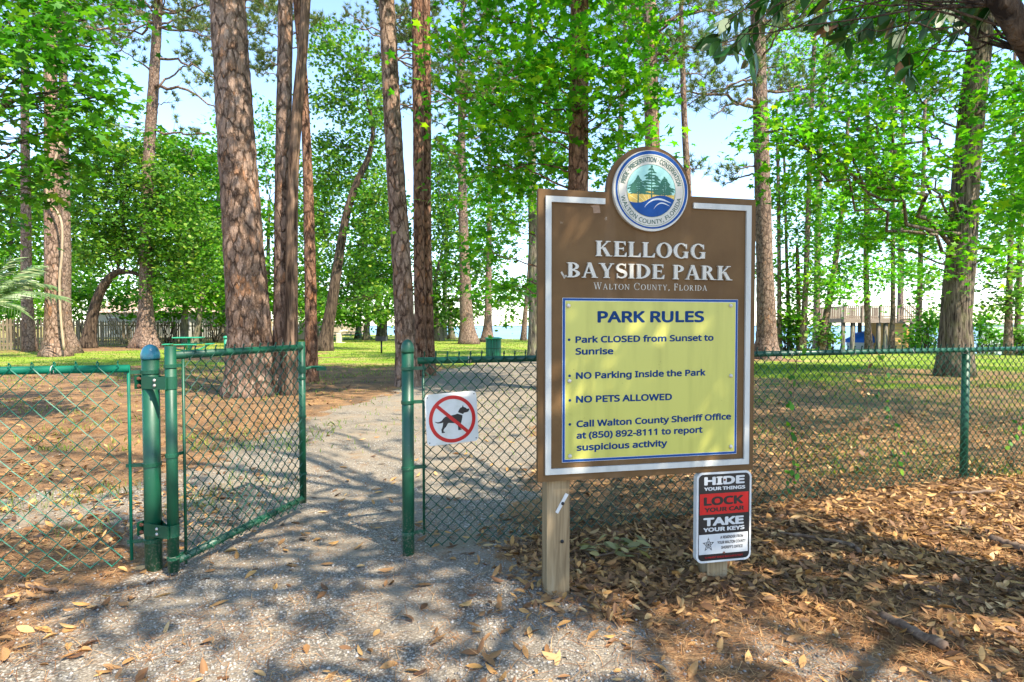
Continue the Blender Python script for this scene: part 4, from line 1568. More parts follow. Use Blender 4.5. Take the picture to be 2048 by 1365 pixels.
def pine(label, group, px, depth, zc0, zc1, nbr, seed, blen=3.2, bmat='pine_bark', nseg=22, flare=1.3, tuft=.3, nn=26, pxbr=(), minw=1.3, top=None, name='pine_tree', base=None, tpb=15):
    rng = RS(seed)
    pts, rad = trunk_line(px, depth)
    if base is not None: pts[0] = np.array(base)
    # continue above the picture to the full height
    a, b = pts[-2], pts[-1]
    d = (b - a) / np.linalg.norm(b - a)
    if top is None: top = zc1
    if b[2] < top - 1:
        e = b + d * (top - b[2]) / max(d[2], .5)
        e[:2] = b[:2] + (e[:2] - b[:2]) * .5
        pts.append((b + e) / 2); rad.append(rad[-1] * .8)
        pts.append(e); rad.append(rad[-2] * .3)
    g = pts[0]
    tr = thing(name, label, 'tree', (g[0], g[1], float(gz(g[0], g[1]))), group)
    tk, P, R = make_trunk(tr, pts, rad, M[bmat], rng, nseg, 170 if nseg > 20 else 70, flare)
    br = MB(); TC = []; TD = []

    def branch(A_, B_, r0, sag, ntuft):
        L = np.linalg.norm(B_ - A_)
        p = bez(A_, B_, sag, 12, rng, .018 * L)
        br.tube(p, np.linspace(r0, max(.01, r0 * .3), 12), 6)
        d_ = (B_ - A_) / L
        for k in range(ntuft):
            f_ = .35 + .65 * rng.rand() ** .7
            s_ = p[min(11, int(f_ * 11))]
            o = rng.normal(size=3) * np.array((.5, .5, .45)) * (.25 + .16 * L) + np.array((0, 0, .18)) + d_ * .2
            e_ = s_ + o
            br.tube(bez(s_, e_, -.05, 4), [.012, .01, .009, .007], 4, False)
            for j in range(rng.randint(1, 4)):
                w = e_ + rng.normal(size=3) * .22 * (j > 0)
                TC.append(w); dr = o / (np.linalg.norm(o) + 1e-6) * .6 + np.array((0, 0, .5)); TD.append(dr / np.linalg.norm(dr))

    for k in range(nbr):
        f_ = rng.rand()
        z = zc0 + (zc1 - zc0) * f_
        i = int(np.argmin(np.abs(P[:, 2] - z)))
        a = P[i]
        az = rng.rand() * 2 * pi
        L = blen * (1.15 - .75 * f_) * (.6 + .6 * rng.rand())
        e = a + np.array((cos(az) * L, sin(az) * L, L * (rng.rand() * .55 - .12 + .3 * f_)))
        branch(a, e, min(R[i] * .5, .02 + L * .012), .1 * L * rng.randn(), tpb)
    for q in pxbr:
        u0, v0, u1, v1 = q[:4]
        dd = q[4] if len(q) > 4 else rng.uniform(-1.5, 1)
        nt = q[5] if len(q) > 5 else 8
        A_ = at(u0, v0, depth); i = int(np.argmin(np.linalg.norm(P - A_, axis=1)))
        B_ = at(u1, v1, depth + dd)
        L = np.linalg.norm(B_ - P[i])
        branch(P[i], B_, min(R[i] * .42, .03 + L * .014), .16 * L * (1 if rng.rand() < .75 else -.4), nt)
    if br.n: br.build('branches', M[bmat], tr, True)
    if TC:
        cl = Cloud()
        cl.add(*needle_arrays(rng, np.array(TC), np.array(TD), nn, tuft, max(.006, minw * depth / F)))
        cl.build('crown', M['pine_needle'], tr)
    return tr


def lm_star(k): return k.startswith("gum")


PG = 'tall pines in the park'
d1 = base_depth(795)
pine('thickest pine in the park, broad plated trunk just behind the open gate', PG, [(499, 797, 96), (500, 700, 90), (492, 560, 84), (478, 360, 78), (466, 170, 74), (455, 0, 71), (447, -150, 68)], d1, 13, 20, 26, 11, 3.6, 'pine_bark', 34, 1.18)
pine('grey plated pine standing right against the thickest trunk', PG, [(566, 790, 46), (566, 700, 41), (566, 500, 36), (566, 340, 32), (570, 100, 30), (571, 0, 29), (573, -150, 28)], 11.3, 13, 19, 20, 12, 3.0, 'pine_bark', 26, 1.2)
broadleaf('leaning_tree', 'smooth brown trunk leaning across two pines behind the gate', 'tree', None,
          [(580, 790, 34), (583, 600, 26), (586, 360, 23), (596, 200, 22), (606, 90, 20), (612, 0, 19), (622, -160, 17), (640, -330, 12)], 11.05,
          [(600, -420, 120, 80), (720, -480, 120, 90), (520, -520, 120, 80)], .11, STAR, M['gum_leaf'], M['brown_bark'], 13, .7)
pine('slim dark pine just right of the leaning brown trunk', PG, [(622, 768, 30), (622, 650, 25), (618, 440, 22), (612, 260, 18), (604, 120, 17), (594, 0, 16), (586, -120, 15)], 13.6, 14, 20, 18, 14, 2.8, 'pine_bark_red', 22, 1.15)
pine('pale flaky pine behind the right gate post', PG, [(815, 778, 50), (811, 690, 41), (803, 520, 38), (792, 360, 36), (782, 180, 34), (773, 0, 31), (764, -160, 29)], 12.7, 13, 20, 24, 15, 3.4, 'pine_bark', 30, 1.12)
pine('reddish narrow pine close behind the pale flaky pine', PG, [(843, 752, 28), (841, 650, 24), (838, 500, 22), (837, 360, 21), (836, 180, 22), (834, 0, 22), (832, -130, 20)], 15.4, 14, 20, 18, 16, 3.0, 'pine_bark_red', 22, 1.15)
pine('dark brown pine hugging the right side of the reddish narrow pine', PG, [(858, 751, 28), (856, 650, 23), (853, 500, 21), (853, 360, 18), (854, 180, 17), (852, 0, 16), (851, -130, 15)], 15.7, 14, 20, 18, 17, 3.0, 'pine_bark_red', 22, 1.15)
pine('straight pine rising behind the round emblem of the sign', PG, [(1316, 730, 36), (1312, 560, 33), (1305, 300, 30), (1301, 150, 28), (1298, 0, 27), (1294, -150, 25)], 18, 9.5, 20, 24, 18, 3.2, 'pine_bark', 22, 1.15,
     pxbr=((1300, 65, 1470, 30, .5, 12), (1303, 110, 1250, 60, 0, 6), (1302, 80, 1400, 20, -1, 10), (1300, 40, 1240, 5, 0, 6), (1304, 125, 1360, 130, 0, 5)))
pine('very thin crooked pine right of the sign emblem', PG, [(1395, 700, 17), (1382, 500, 15), (1374, 340, 14), (1368, 220, 12), (1364, 90, 10), (1362, 0, 9), (1361, -100, 8)], 22, 10.5, 17, 16, 19, 2.4, 'pine_bark_far', 14, 1.2,
     pxbr=((1374, 330, 1390, 345, 0, 5), (1366, 150, 1408, 155, 0, 7), (1362, 60, 1330, 120, 1, 6)))
pine('reddish pine standing right of the sign', PG, [(1533, 722, 50), (1533, 680, 40), (1529, 520, 34), (1524, 340, 32), (1519, 160, 29), (1513, 0, 27), (1506, -150, 25)], 24, 9, 22, 26, 20, 3.6, 'pine_bark_far', 26, 1.3,
     pxbr=((1523, 160, 1440, 185, -1, 9), (1523, 205, 1425, 232, -1, 9), (1520, 60, 1430, 110, 1, 8), (1517, 330, 1465, 350, 0, 5), (1526, 350, 1450, 370, 1, 6), (1515, 20, 1590, 60, 0, 10)))
pine('far pine with wide bare limbs on the left, over the picket fence', PG, [(293, 690, 40), (292, 600, 28), (294, 400, 25), (299, 290, 24), (306, 190, 23), (312, 90, 20), (317, 0, 17), (322, -120, 14)], 36, 20, 28, 26, 21, 5.0, 'pine_bark_far', 24, 1.7, .34, 26,
     ((308, 177, 440, 222, -2, 12), (312, 118, 432, 162, -1, 12), (303, 258, 432, 268, 0, 9), (318, 60, 425, 82, -1, 14), (317, 55, 410, 40, 1, 14), (306, 152, 238, 100, 0, 9), (312, 40, 205, 14, 0, 14), (312, 72, 262, 0, 0, 6), (316, 48, 345, -30, 0, 8), (304, 220, 345, 205, 0, 4), (316, 30, 420, 0, -2, 14), (316, 20, 240, -30, 0, 14), (308, 190, 400, 120, 1, 9)))
pine('flaring pine with twisted vine near the left picket fence', PG, [(112, 713, 60), (110, 680, 44), (107, 600, 36), (105, 420, 35), (103, 240, 31), (100, 100, 27), (98, -60, 24)], 26, 14, 22, 18, 22, 3.6, 'pine_bark', 26, 1.25)
pine('narrower pine half hidden behind the flaring pine', PG, [(142, 702, 36), (135, 660, 24), (132, 500, 22), (129, 340, 21), (127, 200, 19), (125, 0, 16)], 29, 15, 22, 14, 23, 3.2, 'pine_bark_far', 20, 1.4)
pine('leftmost slender pine trunk behind the palm fronds', PG, [(60, 702, 30), (54, 600, 25), (52, 430, 22), (50, 260, 19), (49, 0, 16)], 31, 15, 22, 14, 24, 3.2, 'pine_bark_far', 20, 1.2)
pine('forked lakeside pine standing on open lawn beside the trash can', PG, [(938, 690, 42), (934, 650, 27), (929, 520, 20), (925, 380, 17), (923, 260, 15), (924, 130, 12), (926, 0, 9)], 44, 16, 30, 30, 25, 5.5, 'pine_bark_far', 20, 1.15, .36, 24,
     ((928, 445, 962, 400, 0, 0), (927, 455, 895, 385, 0, 2), (928, 420, 1000, 345, -1, 4), (926, 380, 985, 335, 0, 5), (926, 360, 880, 290, 0, 5), (925, 280, 860, 240, 0, 10), (924, 240, 990, 190, 0, 10), (924, 190, 850, 150, 0, 12), (924, 150, 1000, 90, 1, 12), (925, 100, 860, 60, 0, 12), (925, 60, 990, 20, 0, 12), (924, 310, 870, 300, 0, 8), (925, 20, 880, -20, 0, 10)))
pine('bare straight trunk at the lawn edge against the bay water', PG, [(975, 686, 22), (976, 640, 15), (978, 500, 11), (979, 400, 9), (980, 200, 7)], 50, 15, 24, 16, 26, 4.0, 'pine_bark_far', 16, 1.5, .36, 22)
pine('thin far trunk leaning at the water left of the sign edge', PG, [(1047, 682, 12), (1051, 620, 9), (1057, 560, 8), (1062, 400, 6)], 55, 14, 20, 12, 27, 3.0, 'pine_bark_far', 12, 1.3, .36, 20)

# background pines whose open crowns show against the sky
for k, (lab, px, dp, z0, z1, nb, bl, sd) in enumerate((
        ('distant pine mostly hidden behind the thickest pine, crown showing beside it', [(488, 690, 16), (480, 400, 13), (464, 100, 10), (452, -60, 6)], 48, 22, 34, 26, 5.2, 31),
        ('distant pine hidden behind the leaning brown trunk, yellow green tufts beside it', [(568, 690, 14), (566, 300, 11), (574, 60, 7)], 42, 20, 30, 22, 3.4, 32),
        ('distant pine hidden behind the pale flaky pine, feathery crown beside it', [(806, 690, 15), (796, 400, 12), (784, 100, 8)], 46, 22, 33, 24, 5.2, 33),
        ('distant pine hidden behind the paired dark pines, open crown beside them', [(852, 690, 14), (850, 300, 11), (848, 60, 7)], 52, 20, 36, 30, 5.4, 34),
        ('distant pine behind the bright maple foliage over the sign', [(1232, 690, 16), (1240, 300, 12), (1250, 60, 8)], 40, 17, 30, 24, 5.0, 35),
        ('distant pine behind the reddish pine right of the sign, blue green tufts', [(1530, 690, 14), (1522, 300, 11), (1515, 60, 7)], 38, 17, 30, 26, 4.6, 36),
        ('distant pine with drooping tufts behind the right shore trunks', [(1632, 690, 15), (1640, 300, 11), (1650, 60, 7)], 42, 17, 32, 30, 4.6, 37),
        ('distant pine showing above the right maple branch', [(1800, 690, 14), (1805, 300, 10), (1812, 60, 7)], 46, 17, 34, 28, 4.6, 38))):
    pine(lab, 'far pines against the sky', px, dp, z0, z1, nb, sd, bl, 'pine_bark_far', 12, 1.2, .38, 22)

# ---- maples and sweetgums with star-shaped leaves
GG = 'star leaved trees'
broadleaf('sweetgum_tree', 'sweetgum whose fissured trunk rises behind the sign, bright star leaves all round', 'tree', GG,
          [(1151, 785, 52), (1153, 600, 44), (1156, 380, 40), (1158, 200, 38), (1159, 0, 36), (1160, -150, 32), (1158, -420, 18)], 12,
          [(1085, 60, 130, 70, -1.2, 1.6), (960, 30, 100, 70, -.5, 1.6), (1230, 55, 70, 50, -.6, 1.2), (1010, 150, 110, 60, -1, 1.6), (1090, 130, 80, 50, -1.6, .9, .7), (1235, 150, 95, 55, -.8, 1.3),
           (1010, 250, 100, 60, -.4, 1.5), (1240, 235, 80, 60, -.6, 1.2), (1285, 160, 55, 40, -1.2, .8), (1090, 250, 60, 80, 1.2, 1.2), (960, 330, 85, 45, .3, 1.2, .8), (1020, 330, 60, 60, 1.0, 1.2), (1200, 320, 70, 50, 1.2, 1.2),
           (1010, 460, 80, 30, .8, 1.0, .8), (1040, 560, 50, 40, 1.5, 1.0, .7), (960, 500, 60, 22, -.5, .8, .7), (1095, 340, 40, 50, 1.5, 1), (900, 90, 55, 40, 0, 1, .7), (1000, 570, 40, 25, .5, .7, .7),
           (1080, -90, 160, 70, 0, 2), (1260, -60, 120, 60, 0, 1.6), (940, -80, 120, 60, 0, 1.6), (900, 170, 60, 40, -.5, 1, .7), (1150, 90, 60, 40, -2, 1, .35), (1310, 60, 60, 50, 0, 1, .8),
            ('w', 2.4, 10, 9.4, 2.8, 2.6, 1.2, .5), ('w', 1.2, 6.8, 10.4, 2.6, 2.0, 1, .45), ('w', -2.4, 8.4, 11, 2.4, 2.0, 1, .4), ('w', 4.6, 7.4, 10.6, 2.2, 1.8, 1, .35), ('w', .4, 12.5, 10.6, 2.6, 2.4, 1.2, .5), ('w', 3.6, 12.6, 10.8, 2.6, 2.4, 1.2, .5)],
          .17, STAR, M['gum_leaf'], M['pine_bark_red'], 51, 1.0, .5, .35, 12, 26, 1.2)
broadleaf('sweetgum_tree', 'slender grey sweetgum on the lawn just left of the sign edge', 'tree', GG,
          [(1068, 722, 26), (1067, 640, 20), (1066, 500, 18), (1063, 300, 16), (1061, 150, 14), (1060, 0, 11)], 23,
          [(1000, 380, 70, 40), (1110, 300, 60, 60, 2), (1010, 230, 70, 50), (1090, 180, 80, 50, 1), (960, 560, 50, 40, 0, 1.5, .5), (1030, 420, 60, 40, -1)],
          .16, STAR, M['gum_leaf'], M['grey_bark'], 52, .8, .5, .3, 9, 18, 1.3)
broadleaf('sweetgum_tree', 'stout sweetgum with ridged bark and flaring base at the right', 'tree', GG,
          [(1908, 752, 92), (1910, 715, 76), (1912, 640, 67), (1923, 500, 63), (1933, 340, 58), (1948, 180, 56), (1963, 60, 50), (1972, -60, 46), (1985, -300, 28)], 15.6,
          [(1600, 250, 95, 50, -3.5, 1.4), (1530, 265, 45, 40, -3.8, .8), (1700, 260, 110, 55, -3, 1.4), (1620, 320, 90, 35, -3, 1.2, .8), (1800, 330, 100, 60, -1.5, 1.5), (1730, 330, 90, 40, -2, 1.2), (1820, 240, 80, 50, -2, 1.2, .9), (1860, 170, 60, 50, -1, 1, .9),
           (1720, 160, 90, 45, -1, 1.4, .8), (1640, 200, 70, 40, -2, 1.2, .8), (1780, 120, 90, 50, 0, 1.5), (1860, 430, 60, 40, 0, 1), (1790, 440, 80, 40, 0, 1.3, .8), (1700, 470, 70, 35, 0, 1.3, .7), (1880, 520, 40, 22, -1.6, .7),
           (2010, 180, 60, 70, -1, 1.4), (2020, 320, 60, 70, 0, 1.5), (1990, 420, 50, 60, 1, 1.4), (2020, 500, 60, 24, -1.2, 1.0), (2030, 90, 50, 50, 0, 1.4), (2090, 250, 80, 120, 0, 1.8), (1760, 40, 110, 50, 0, 2), (1850, 60, 70, 40, 1, 1.6), (1950, -80, 160, 70, 0, 2.4), (1750, -60, 140, 70, 0, 2.2), ('w', 12.5, 14, 12, 3.5, 3.5, 1.5, .5), ('w', 9.5, 12, 11, 3, 3, 1.4, .5)],
          .16, STAR, M['gum_leaf'], M['gum_bark'], 53, 1.05, .5, .35, 12, 34, 1.02)
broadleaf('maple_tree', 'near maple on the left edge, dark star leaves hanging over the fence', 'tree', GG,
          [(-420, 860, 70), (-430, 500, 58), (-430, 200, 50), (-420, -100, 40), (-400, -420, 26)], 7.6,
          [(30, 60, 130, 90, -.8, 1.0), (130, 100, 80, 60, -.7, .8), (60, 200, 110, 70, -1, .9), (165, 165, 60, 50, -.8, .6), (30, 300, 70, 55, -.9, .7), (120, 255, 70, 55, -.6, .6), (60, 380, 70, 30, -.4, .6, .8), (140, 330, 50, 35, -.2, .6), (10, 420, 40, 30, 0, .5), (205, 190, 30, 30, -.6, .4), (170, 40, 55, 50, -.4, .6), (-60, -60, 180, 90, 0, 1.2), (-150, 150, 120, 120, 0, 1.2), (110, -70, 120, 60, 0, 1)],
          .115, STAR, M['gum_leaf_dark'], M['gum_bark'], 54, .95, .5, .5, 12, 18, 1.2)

broadleaf('maple_tree', 'maple leaning in from the right edge, sunlit star leaves along the picture side', 'tree', GG,
          [(2900, 900, 90), (2900, 500, 76), (2890, 100, 64), (2880, -300, 50), (2870, -800, 30)], 6.6,
          [('w', 7.6, 8.6, 4.6, .9, 1, .8, .9), ('w', 8.3, 8.8, 3.4, .8, .9, .6, .9), ('w', 9.5, 5.5, 9.0, 2.8, 2.6, 1.2, .27), ('w', 12.5, 4, 10.5, 2.6, 2.6, 1.2, .27), ('w', 8.0, 3.5, 9.6, 2.4, 2.2, 1.1, .27), ('w', 12, 8, 11, 2.8, 2.6, 1.2, .27), ('w', 15, 6.5, 12, 2.6, 2.6, 1.2, .27), ('w', 9, 8.6, 9.2, 2.4, 2, 1, .27), ('w', 15, 10, 12.5, 2.6, 2.6, 1.2, .27)],
          .16, STAR, M['gum_leaf'], M['gum_bark'], 55, .85, .5, .35, 12, 20, 1.25)

# ---- oaks and other broadleaf trees in the middle distance
OG = 'oaks and small leaved trees in the park'
broadleaf('oak_tree', 'dark crooked oak leaning over the picket fence on the left', 'tree', OG,
          [(176, 695, 32), (183, 645, 25), (194, 600, 22), (212, 565, 20), (234, 545, 15), (262, 545, 10), (300, 560, 6)], 36,
          [(215, 430, 90, 60), (250, 360, 90, 60), (330, 450, 90, 70), (200, 330, 60, 60), (290, 500, 60, 30), (360, 540, 60, 50), (230, 480, 60, 36), (330, 370, 80, 60), (390, 480, 70, 60), (180, 420, 40, 60, 1), (260, 290, 60, 40), (160, 500, 36, 40, 0, 1.5, .7)],
          .12, BROAD, M['oak_leaf'], M['oak_bark'], 61, 1.0, .3, .2, 7.5, 14, 1.4)
broadleaf('oak_tree', 'curving dark oak in mid lawn between two pine pairs', 'tree', OG,
          [(648, 706, 34), (655, 660, 25), (668, 580, 22), (682, 490, 18), (694, 425, 16), (716, 360, 14), (738, 312, 11), (746, 262, 8), (735, 200, 6)], 32,
          [(690, 110, 60, 50), (720, 160, 60, 50), (660, 200, 60, 55), (745, 240, 55, 50), (680, 290, 60, 55, 1.5), (650, 340, 50, 60, 1.5), (740, 360, 40, 50, 1.2), (640, 430, 40, 50, 1.5), (735, 440, 36, 50, .5), (645, 480, 30, 50, 1.5), (750, 490, 40, 50, .8), (765, 400, 36, 60), (720, 560, 40, 36, 2), (750, 590, 40, 40, 1), (655, 80, 50, 36, 0, 1.5, .7), (635, 560, 26, 30, 1.5, 1, .7)],
          .12, BROAD, M['oak_leaf'], M['oak_bark'], 62, .8, .3, .2, 7.5, 14, 1.3)
for k, (lab, px, dp, bl, lm, sd) in enumerate((
        ('leafy tree behind the picket fence at the far left edge', [(20, 700, 12), (22, 500, 9), (24, 350, 5)], 48, [(20, 480, 90, 90), (60, 560, 80, 60), (10, 600, 60, 50), (60, 380, 60, 60), (-60, 500, 60, 100), (160, 560, 50, 60), (70, 620, 60, 24)], 'bush_leaf', 71),
        ('bright green tree between the dark oak and the thickest pine', [(368, 690, 14), (372, 560, 11), (380, 400, 8), (384, 300, 5)], 46, [(380, 310, 70, 50), (420, 370, 60, 60), (350, 380, 60, 50), (410, 450, 60, 60), (360, 300, 50, 40), (420, 520, 60, 60), (330, 300, 40, 40), (440, 580, 40, 40), (200, 250, 70, 36, 0, 1.5, .7), (215, 300, 60, 40)], 'bush_leaf', 72),
        ('brown trunked tree by the picnic table in front of the pickets', [(388, 690, 14), (396, 650, 11), (404, 600, 9), (412, 520, 6)], 44, [(420, 560, 50, 40), (385, 580, 50, 36), (430, 500, 50, 40), (350, 600, 50, 20)], 'bush_leaf', 73),
        ('sunlit tree filling the gap between thickest pine and slim dark pine', [(538, 690, 12), (536, 560, 9), (538, 400, 6)], 52, [(535, 560, 40, 70), (600, 560, 50, 70), (530, 440, 30, 60), (600, 430, 50, 70), (640, 620, 50, 30), (530, 320, 30, 50), (600, 330, 40, 40, 0, 2, .6), (530, 230, 26, 50, 0, 2, .7)], 'bush_leaf', 74),
        ('spreading green tree behind the far picnic tables', [(733, 668, 13), (735, 620, 10), (728, 560, 7)], 56, [(690, 632, 50, 18), (745, 628, 40, 16), (700, 600, 60, 40), (745, 560, 60, 40), (770, 610, 40, 30), (690, 520, 50, 50), (650, 610, 50, 40), (760, 480, 40, 60)], 'bush_leaf', 75),
        ('forked pale trunk tree on the lawn by the water', [(762, 670, 17), (760, 630, 11), (758, 580, 8), (752, 520, 5)], 60, [(760, 560, 50, 34), (790, 520, 40, 40), (740, 540, 40, 40), (800, 590, 30, 30, 0, 2, .7)], 'oak_leaf', 76),
        ('slanting pale trunk tree beside the forked one', [(768, 670, 12), (772, 630, 8), (780, 580, 6), (788, 520, 4)], 58, [(800, 480, 36, 40), (790, 420, 40, 50), (780, 550, 30, 30)], 'oak_leaf', 77),
        ('round topped oak right of the dark brown pine', [(876, 672, 18), (874, 640, 12), (868, 580, 9), (880, 520, 6)], 54, [(890, 634, 36, 18), (860, 600, 24, 36), (935, 632, 24, 18, 0, 1, .6), (900, 560, 60, 50), (890, 480, 40, 60), (940, 600, 40, 36), (880, 620, 30, 26), (900, 400, 40, 60), (950, 540, 34, 40), (880, 320, 36, 50, 0, 2, .7)], 'oak_leaf', 78),
        ('tall leafy tree in the wood behind the far left pickets', [(110, 690, 16), (112, 500, 12), (116, 330, 8)], 58, [(110, 460, 80, 80), (150, 380, 60, 60), (60, 400, 70, 60), (170, 500, 50, 60), (100, 560, 70, 40)], 'oak_leaf', 171),
        ('tall leafy tree in the wood behind the crooked oak', [(300, 690, 16), (302, 500, 12), (300, 330, 8)], 60, [(300, 420, 90, 80), (240, 480, 70, 60), (350, 520, 70, 60), (280, 560, 90, 40), (380, 430, 60, 70), (330, 290, 60, 40, 0, 2, .7)], 'bush_leaf', 172),
        ('tall leafy tree in the wood seen left of the thickest pine', [(446, 690, 16), (440, 500, 12), (436, 330, 8)], 58, [(420, 430, 60, 80), (430, 330, 50, 50), (400, 540, 70, 60), (440, 270, 30, 40, 0, 2, .6)], 'gum_leaf', 173),
        ('yellow green tree by the tan fence left of the curving oak', [(632, 680, 12), (634, 560, 9), (630, 440, 6)], 66, [(620, 520, 50, 60), (640, 420, 40, 60), (590, 600, 40, 40), (660, 600, 50, 40), (640, 330, 36, 50, 0, 2, .6), (520, 600, 30, 40)], 'bush_leaf', 174),
        ('loose green tree behind the curving oak crown', [(716, 680, 12), (722, 540, 9), (730, 420, 6)], 64, [(740, 430, 50, 60), (700, 360, 50, 60), (720, 520, 50, 50), (760, 330, 30, 50, 0, 2, .7), (750, 230, 30, 50, 0, 2, .5)], 'bush_leaf', 175),
        ('sunny tree between the dark brown pine and forked pine', [(888, 676, 12), (890, 560, 9), (895, 420, 6)], 66, [(890, 430, 40, 70), (905, 320, 40, 60), (880, 540, 40, 50), (950, 470, 50, 50, 0, 2, .7), (900, 620, 40, 26), (960, 400, 40, 50, 0, 2, .7)], 'bush_leaf', 176),
        ('shore tree with twisting low limb over the water', [(904, 672, 13), (900, 640, 10), (905, 600, 7), (960, 632, 4)], 60, [(1020, 600, 50, 20, 0, 2, .6), (1000, 560, 50, 26, 0, 2, .7), (1045, 590, 26, 30, 0, 2, .6), (990, 500, 36, 36, 0, 2, .6), (1040, 640, 26, 12, 0, 1, .5), (1010, 440, 40, 40, 0, 2, .7)], 'oak_leaf', 79))):
    broadleaf('broadleaf_tree', lab, 'tree', OG, px, dp, bl, .12, BROAD, M[lm], M['grey_bark'], sd, 1.0, .3, .2, 7.5, 10, 1.5)

# ---- thin trunks by the right shore
RG = 'slim trees along the right shore'
for k, (lab, px, dp, bl, kind, sd) in enumerate((
        ('thinnest pair of shore trunks, the straight left one', [(1559, 694, 10), (1558, 500, 8), (1556, 340, 7), (1553, 200, 5)], 31, [(1562, 400, 30, 60), (1555, 520, 26, 50), (1585, 470, 30, 40, 0, 1, .7)], 'bush_leaf', 81),
        ('thinnest pair of shore trunks, the leaning right one', [(1580, 694, 10), (1574, 540, 7), (1569, 340, 5), (1566, 230, 4)], 31.5, [(1590, 390, 36, 40), (1572, 300, 30, 40, 0, 1, .6), (1580, 570, 26, 40)], 'bush_leaf', 82),
        ('tall dark shore trunk rising just right of the broken snag', [(1605, 694, 15), (1610, 600, 12), (1616, 440, 11), (1622, 240, 10), (1630, 60, 8)], 30, [(1640, 400, 40, 60), (1620, 560, 36, 50), (1640, 500, 34, 40), (1600, 620, 30, 30), (1620, 300, 30, 40, 0, 1, .6), (1655, 120, 60, 60, 0, 2, .7), (1580, 90, 50, 60, 0, 2, .6)], 'bush_leaf', 83),
        ('shore trunk leaning strongly to the right', [(1643, 692, 19), (1655, 620, 14), (1670, 530, 12), (1684, 420, 10), (1692, 320, 9), (1698, 200, 7)], 31, [(1660, 450, 50, 36), (1690, 390, 44, 44), (1680, 560, 40, 40), (1650, 560, 34, 30), (1715, 470, 40, 30), (1680, 600, 26, 16, 0, 1, .6)], 'gum_leaf', 84),
        ('brown shore trunk standing in front of the blue boat cover', [(1738, 706, 18), (1735, 640, 13), (1732, 500, 11), (1734, 400, 13), (1737, 320, 12), (1734, 200, 8)], 31, [(1760, 540, 40, 30), (1745, 440, 46, 40), (1710, 520, 36, 30), (1765, 380, 40, 40)], 'gum_leaf', 85),
        ('grey shore trunk between the blue boat and the yellow wall', [(1782, 706, 14), (1785, 640, 10), (1786, 500, 9), (1786, 340, 8), (1785, 150, 6)], 32, [(1800, 530, 40, 36), (1790, 420, 46, 40), (1810, 490, 40, 36), (1785, 300, 40, 40)], 'gum_leaf', 86),
        ('shore trunk right of the yellow wall, before the stout sweetgum', [(1836, 700, 16), (1838, 640, 12), (1842, 480, 11), (1847, 340, 9), (1850, 200, 7)], 33, [(1855, 560, 30, 40), (1830, 470, 40, 50), (1870, 420, 30, 50), (1868, 625, 20, 36)], 'oak_leaf', 87),
        ('reddish slim trunk near the right picture edge', [(2016, 704, 22), (2018, 600, 15), (2023, 440, 11), (2027, 300, 9), (2030, 100, 7)], 27, [(2010, 420, 36, 50), (2000, 540, 40, 50), (1985, 470, 30, 50), (2030, 600, 30, 40), (1985, 600, 26, 40, 0, 1, .8)], 'oak_leaf', 88),
        ('dark slim trunk at the extreme right edge', [(2034, 706, 18), (2037, 600, 13), (2042, 440, 12), (2048, 250, 10)], 28, [(2040, 500, 30, 60), (2045, 600, 30, 40), (2050, 380, 36, 50)], 'oak_leaf', 89))):
    shp = STAR if lm_star(kind) else BROAD
    broadleaf('slim_tree', lab, 'tree', RG, px, dp, bl, .13, shp, M[kind], M['pine_bark_far'], sd, .9, .4, .3, 8, 12, 1.25)
snag = thing('broken_snag', 'dead reddish broken trunk stub among the right shore trunks', 'tree', gnd(1597, 702))
pts, rad = trunk_line([(1597, 702, 11), (1597, 600, 9), (1595, 520, 9), (1594, 490, 5), (1594, 482, 1)], 31)
make_trunk(snag, pts, rad, M['pine_bark_red'], RS(90), 10, 20, 1.2)


# ---- evergreen magnolia whose limb and leaves hang into the top right corner
mg = thing('magnolia_tree', 'magnolia leaning in from the right, glossy oval leaves at top right', 'tree', (4.9, 1.2, 0))
rng = RS(101)
tp = [np.array((4.9, 1.2, -.1)), np.array((4.75, 1.25, 1.2)), np.array((4.5, 1.4, 2.6)), np.array((4.1, 1.5, 4.0)), np.array((3.5, 1.3, 5.4)), np.array((3.0, 1.1, 6.8))]
tk, P, R = make_trunk(mg, tp, [.2, .17, .15, .13, .1, .05], M['oak_bark'], rng, 20, 40, 1.4)
br = MB(); LC = []; LN = []; LT = []
c0 = at(2110, 150, 2.75); c1 = at(2040, 62, 2.6); c2 = at(1985, -30, 2.6); c3 = at(1880, -190, 2.7)
limb, _ = smooth_line([np.array((4.6, 1.35, 2.2)), (np.array((4.6, 1.35, 2.2)) + c0) / 2 + np.array((0, .25, -.02)), c0, c1, c2, c3], [1] * 6, 26)
br.tube(limb, np.linspace(.075, .045, 26), 14, True, .16, rng)


def whorl(tip, direc, n, size):
    direc = np.asarray(direc, float) / np.linalg.norm(direc)
    for k in range(n):
        a = rng.rand() * 2 * pi
        s = rng.normal(size=3); s -= direc * np.dot(s, direc); s /= np.linalg.norm(s)
        T = direc * (.25 + .5 * rng.rand()) + s * .8 + np.array((0, 0, -.45))
        T /= np.linalg.norm(T)
        N = np.cross(T, rng.normal(size=3)); N = N / np.linalg.norm(N)
        if N[2] < 0 and rng.rand() < .7: N = -N
        LC.append(tip + T * size * .55 - direc * rng.rand() * .06); LN.append(N); LT.append(T)


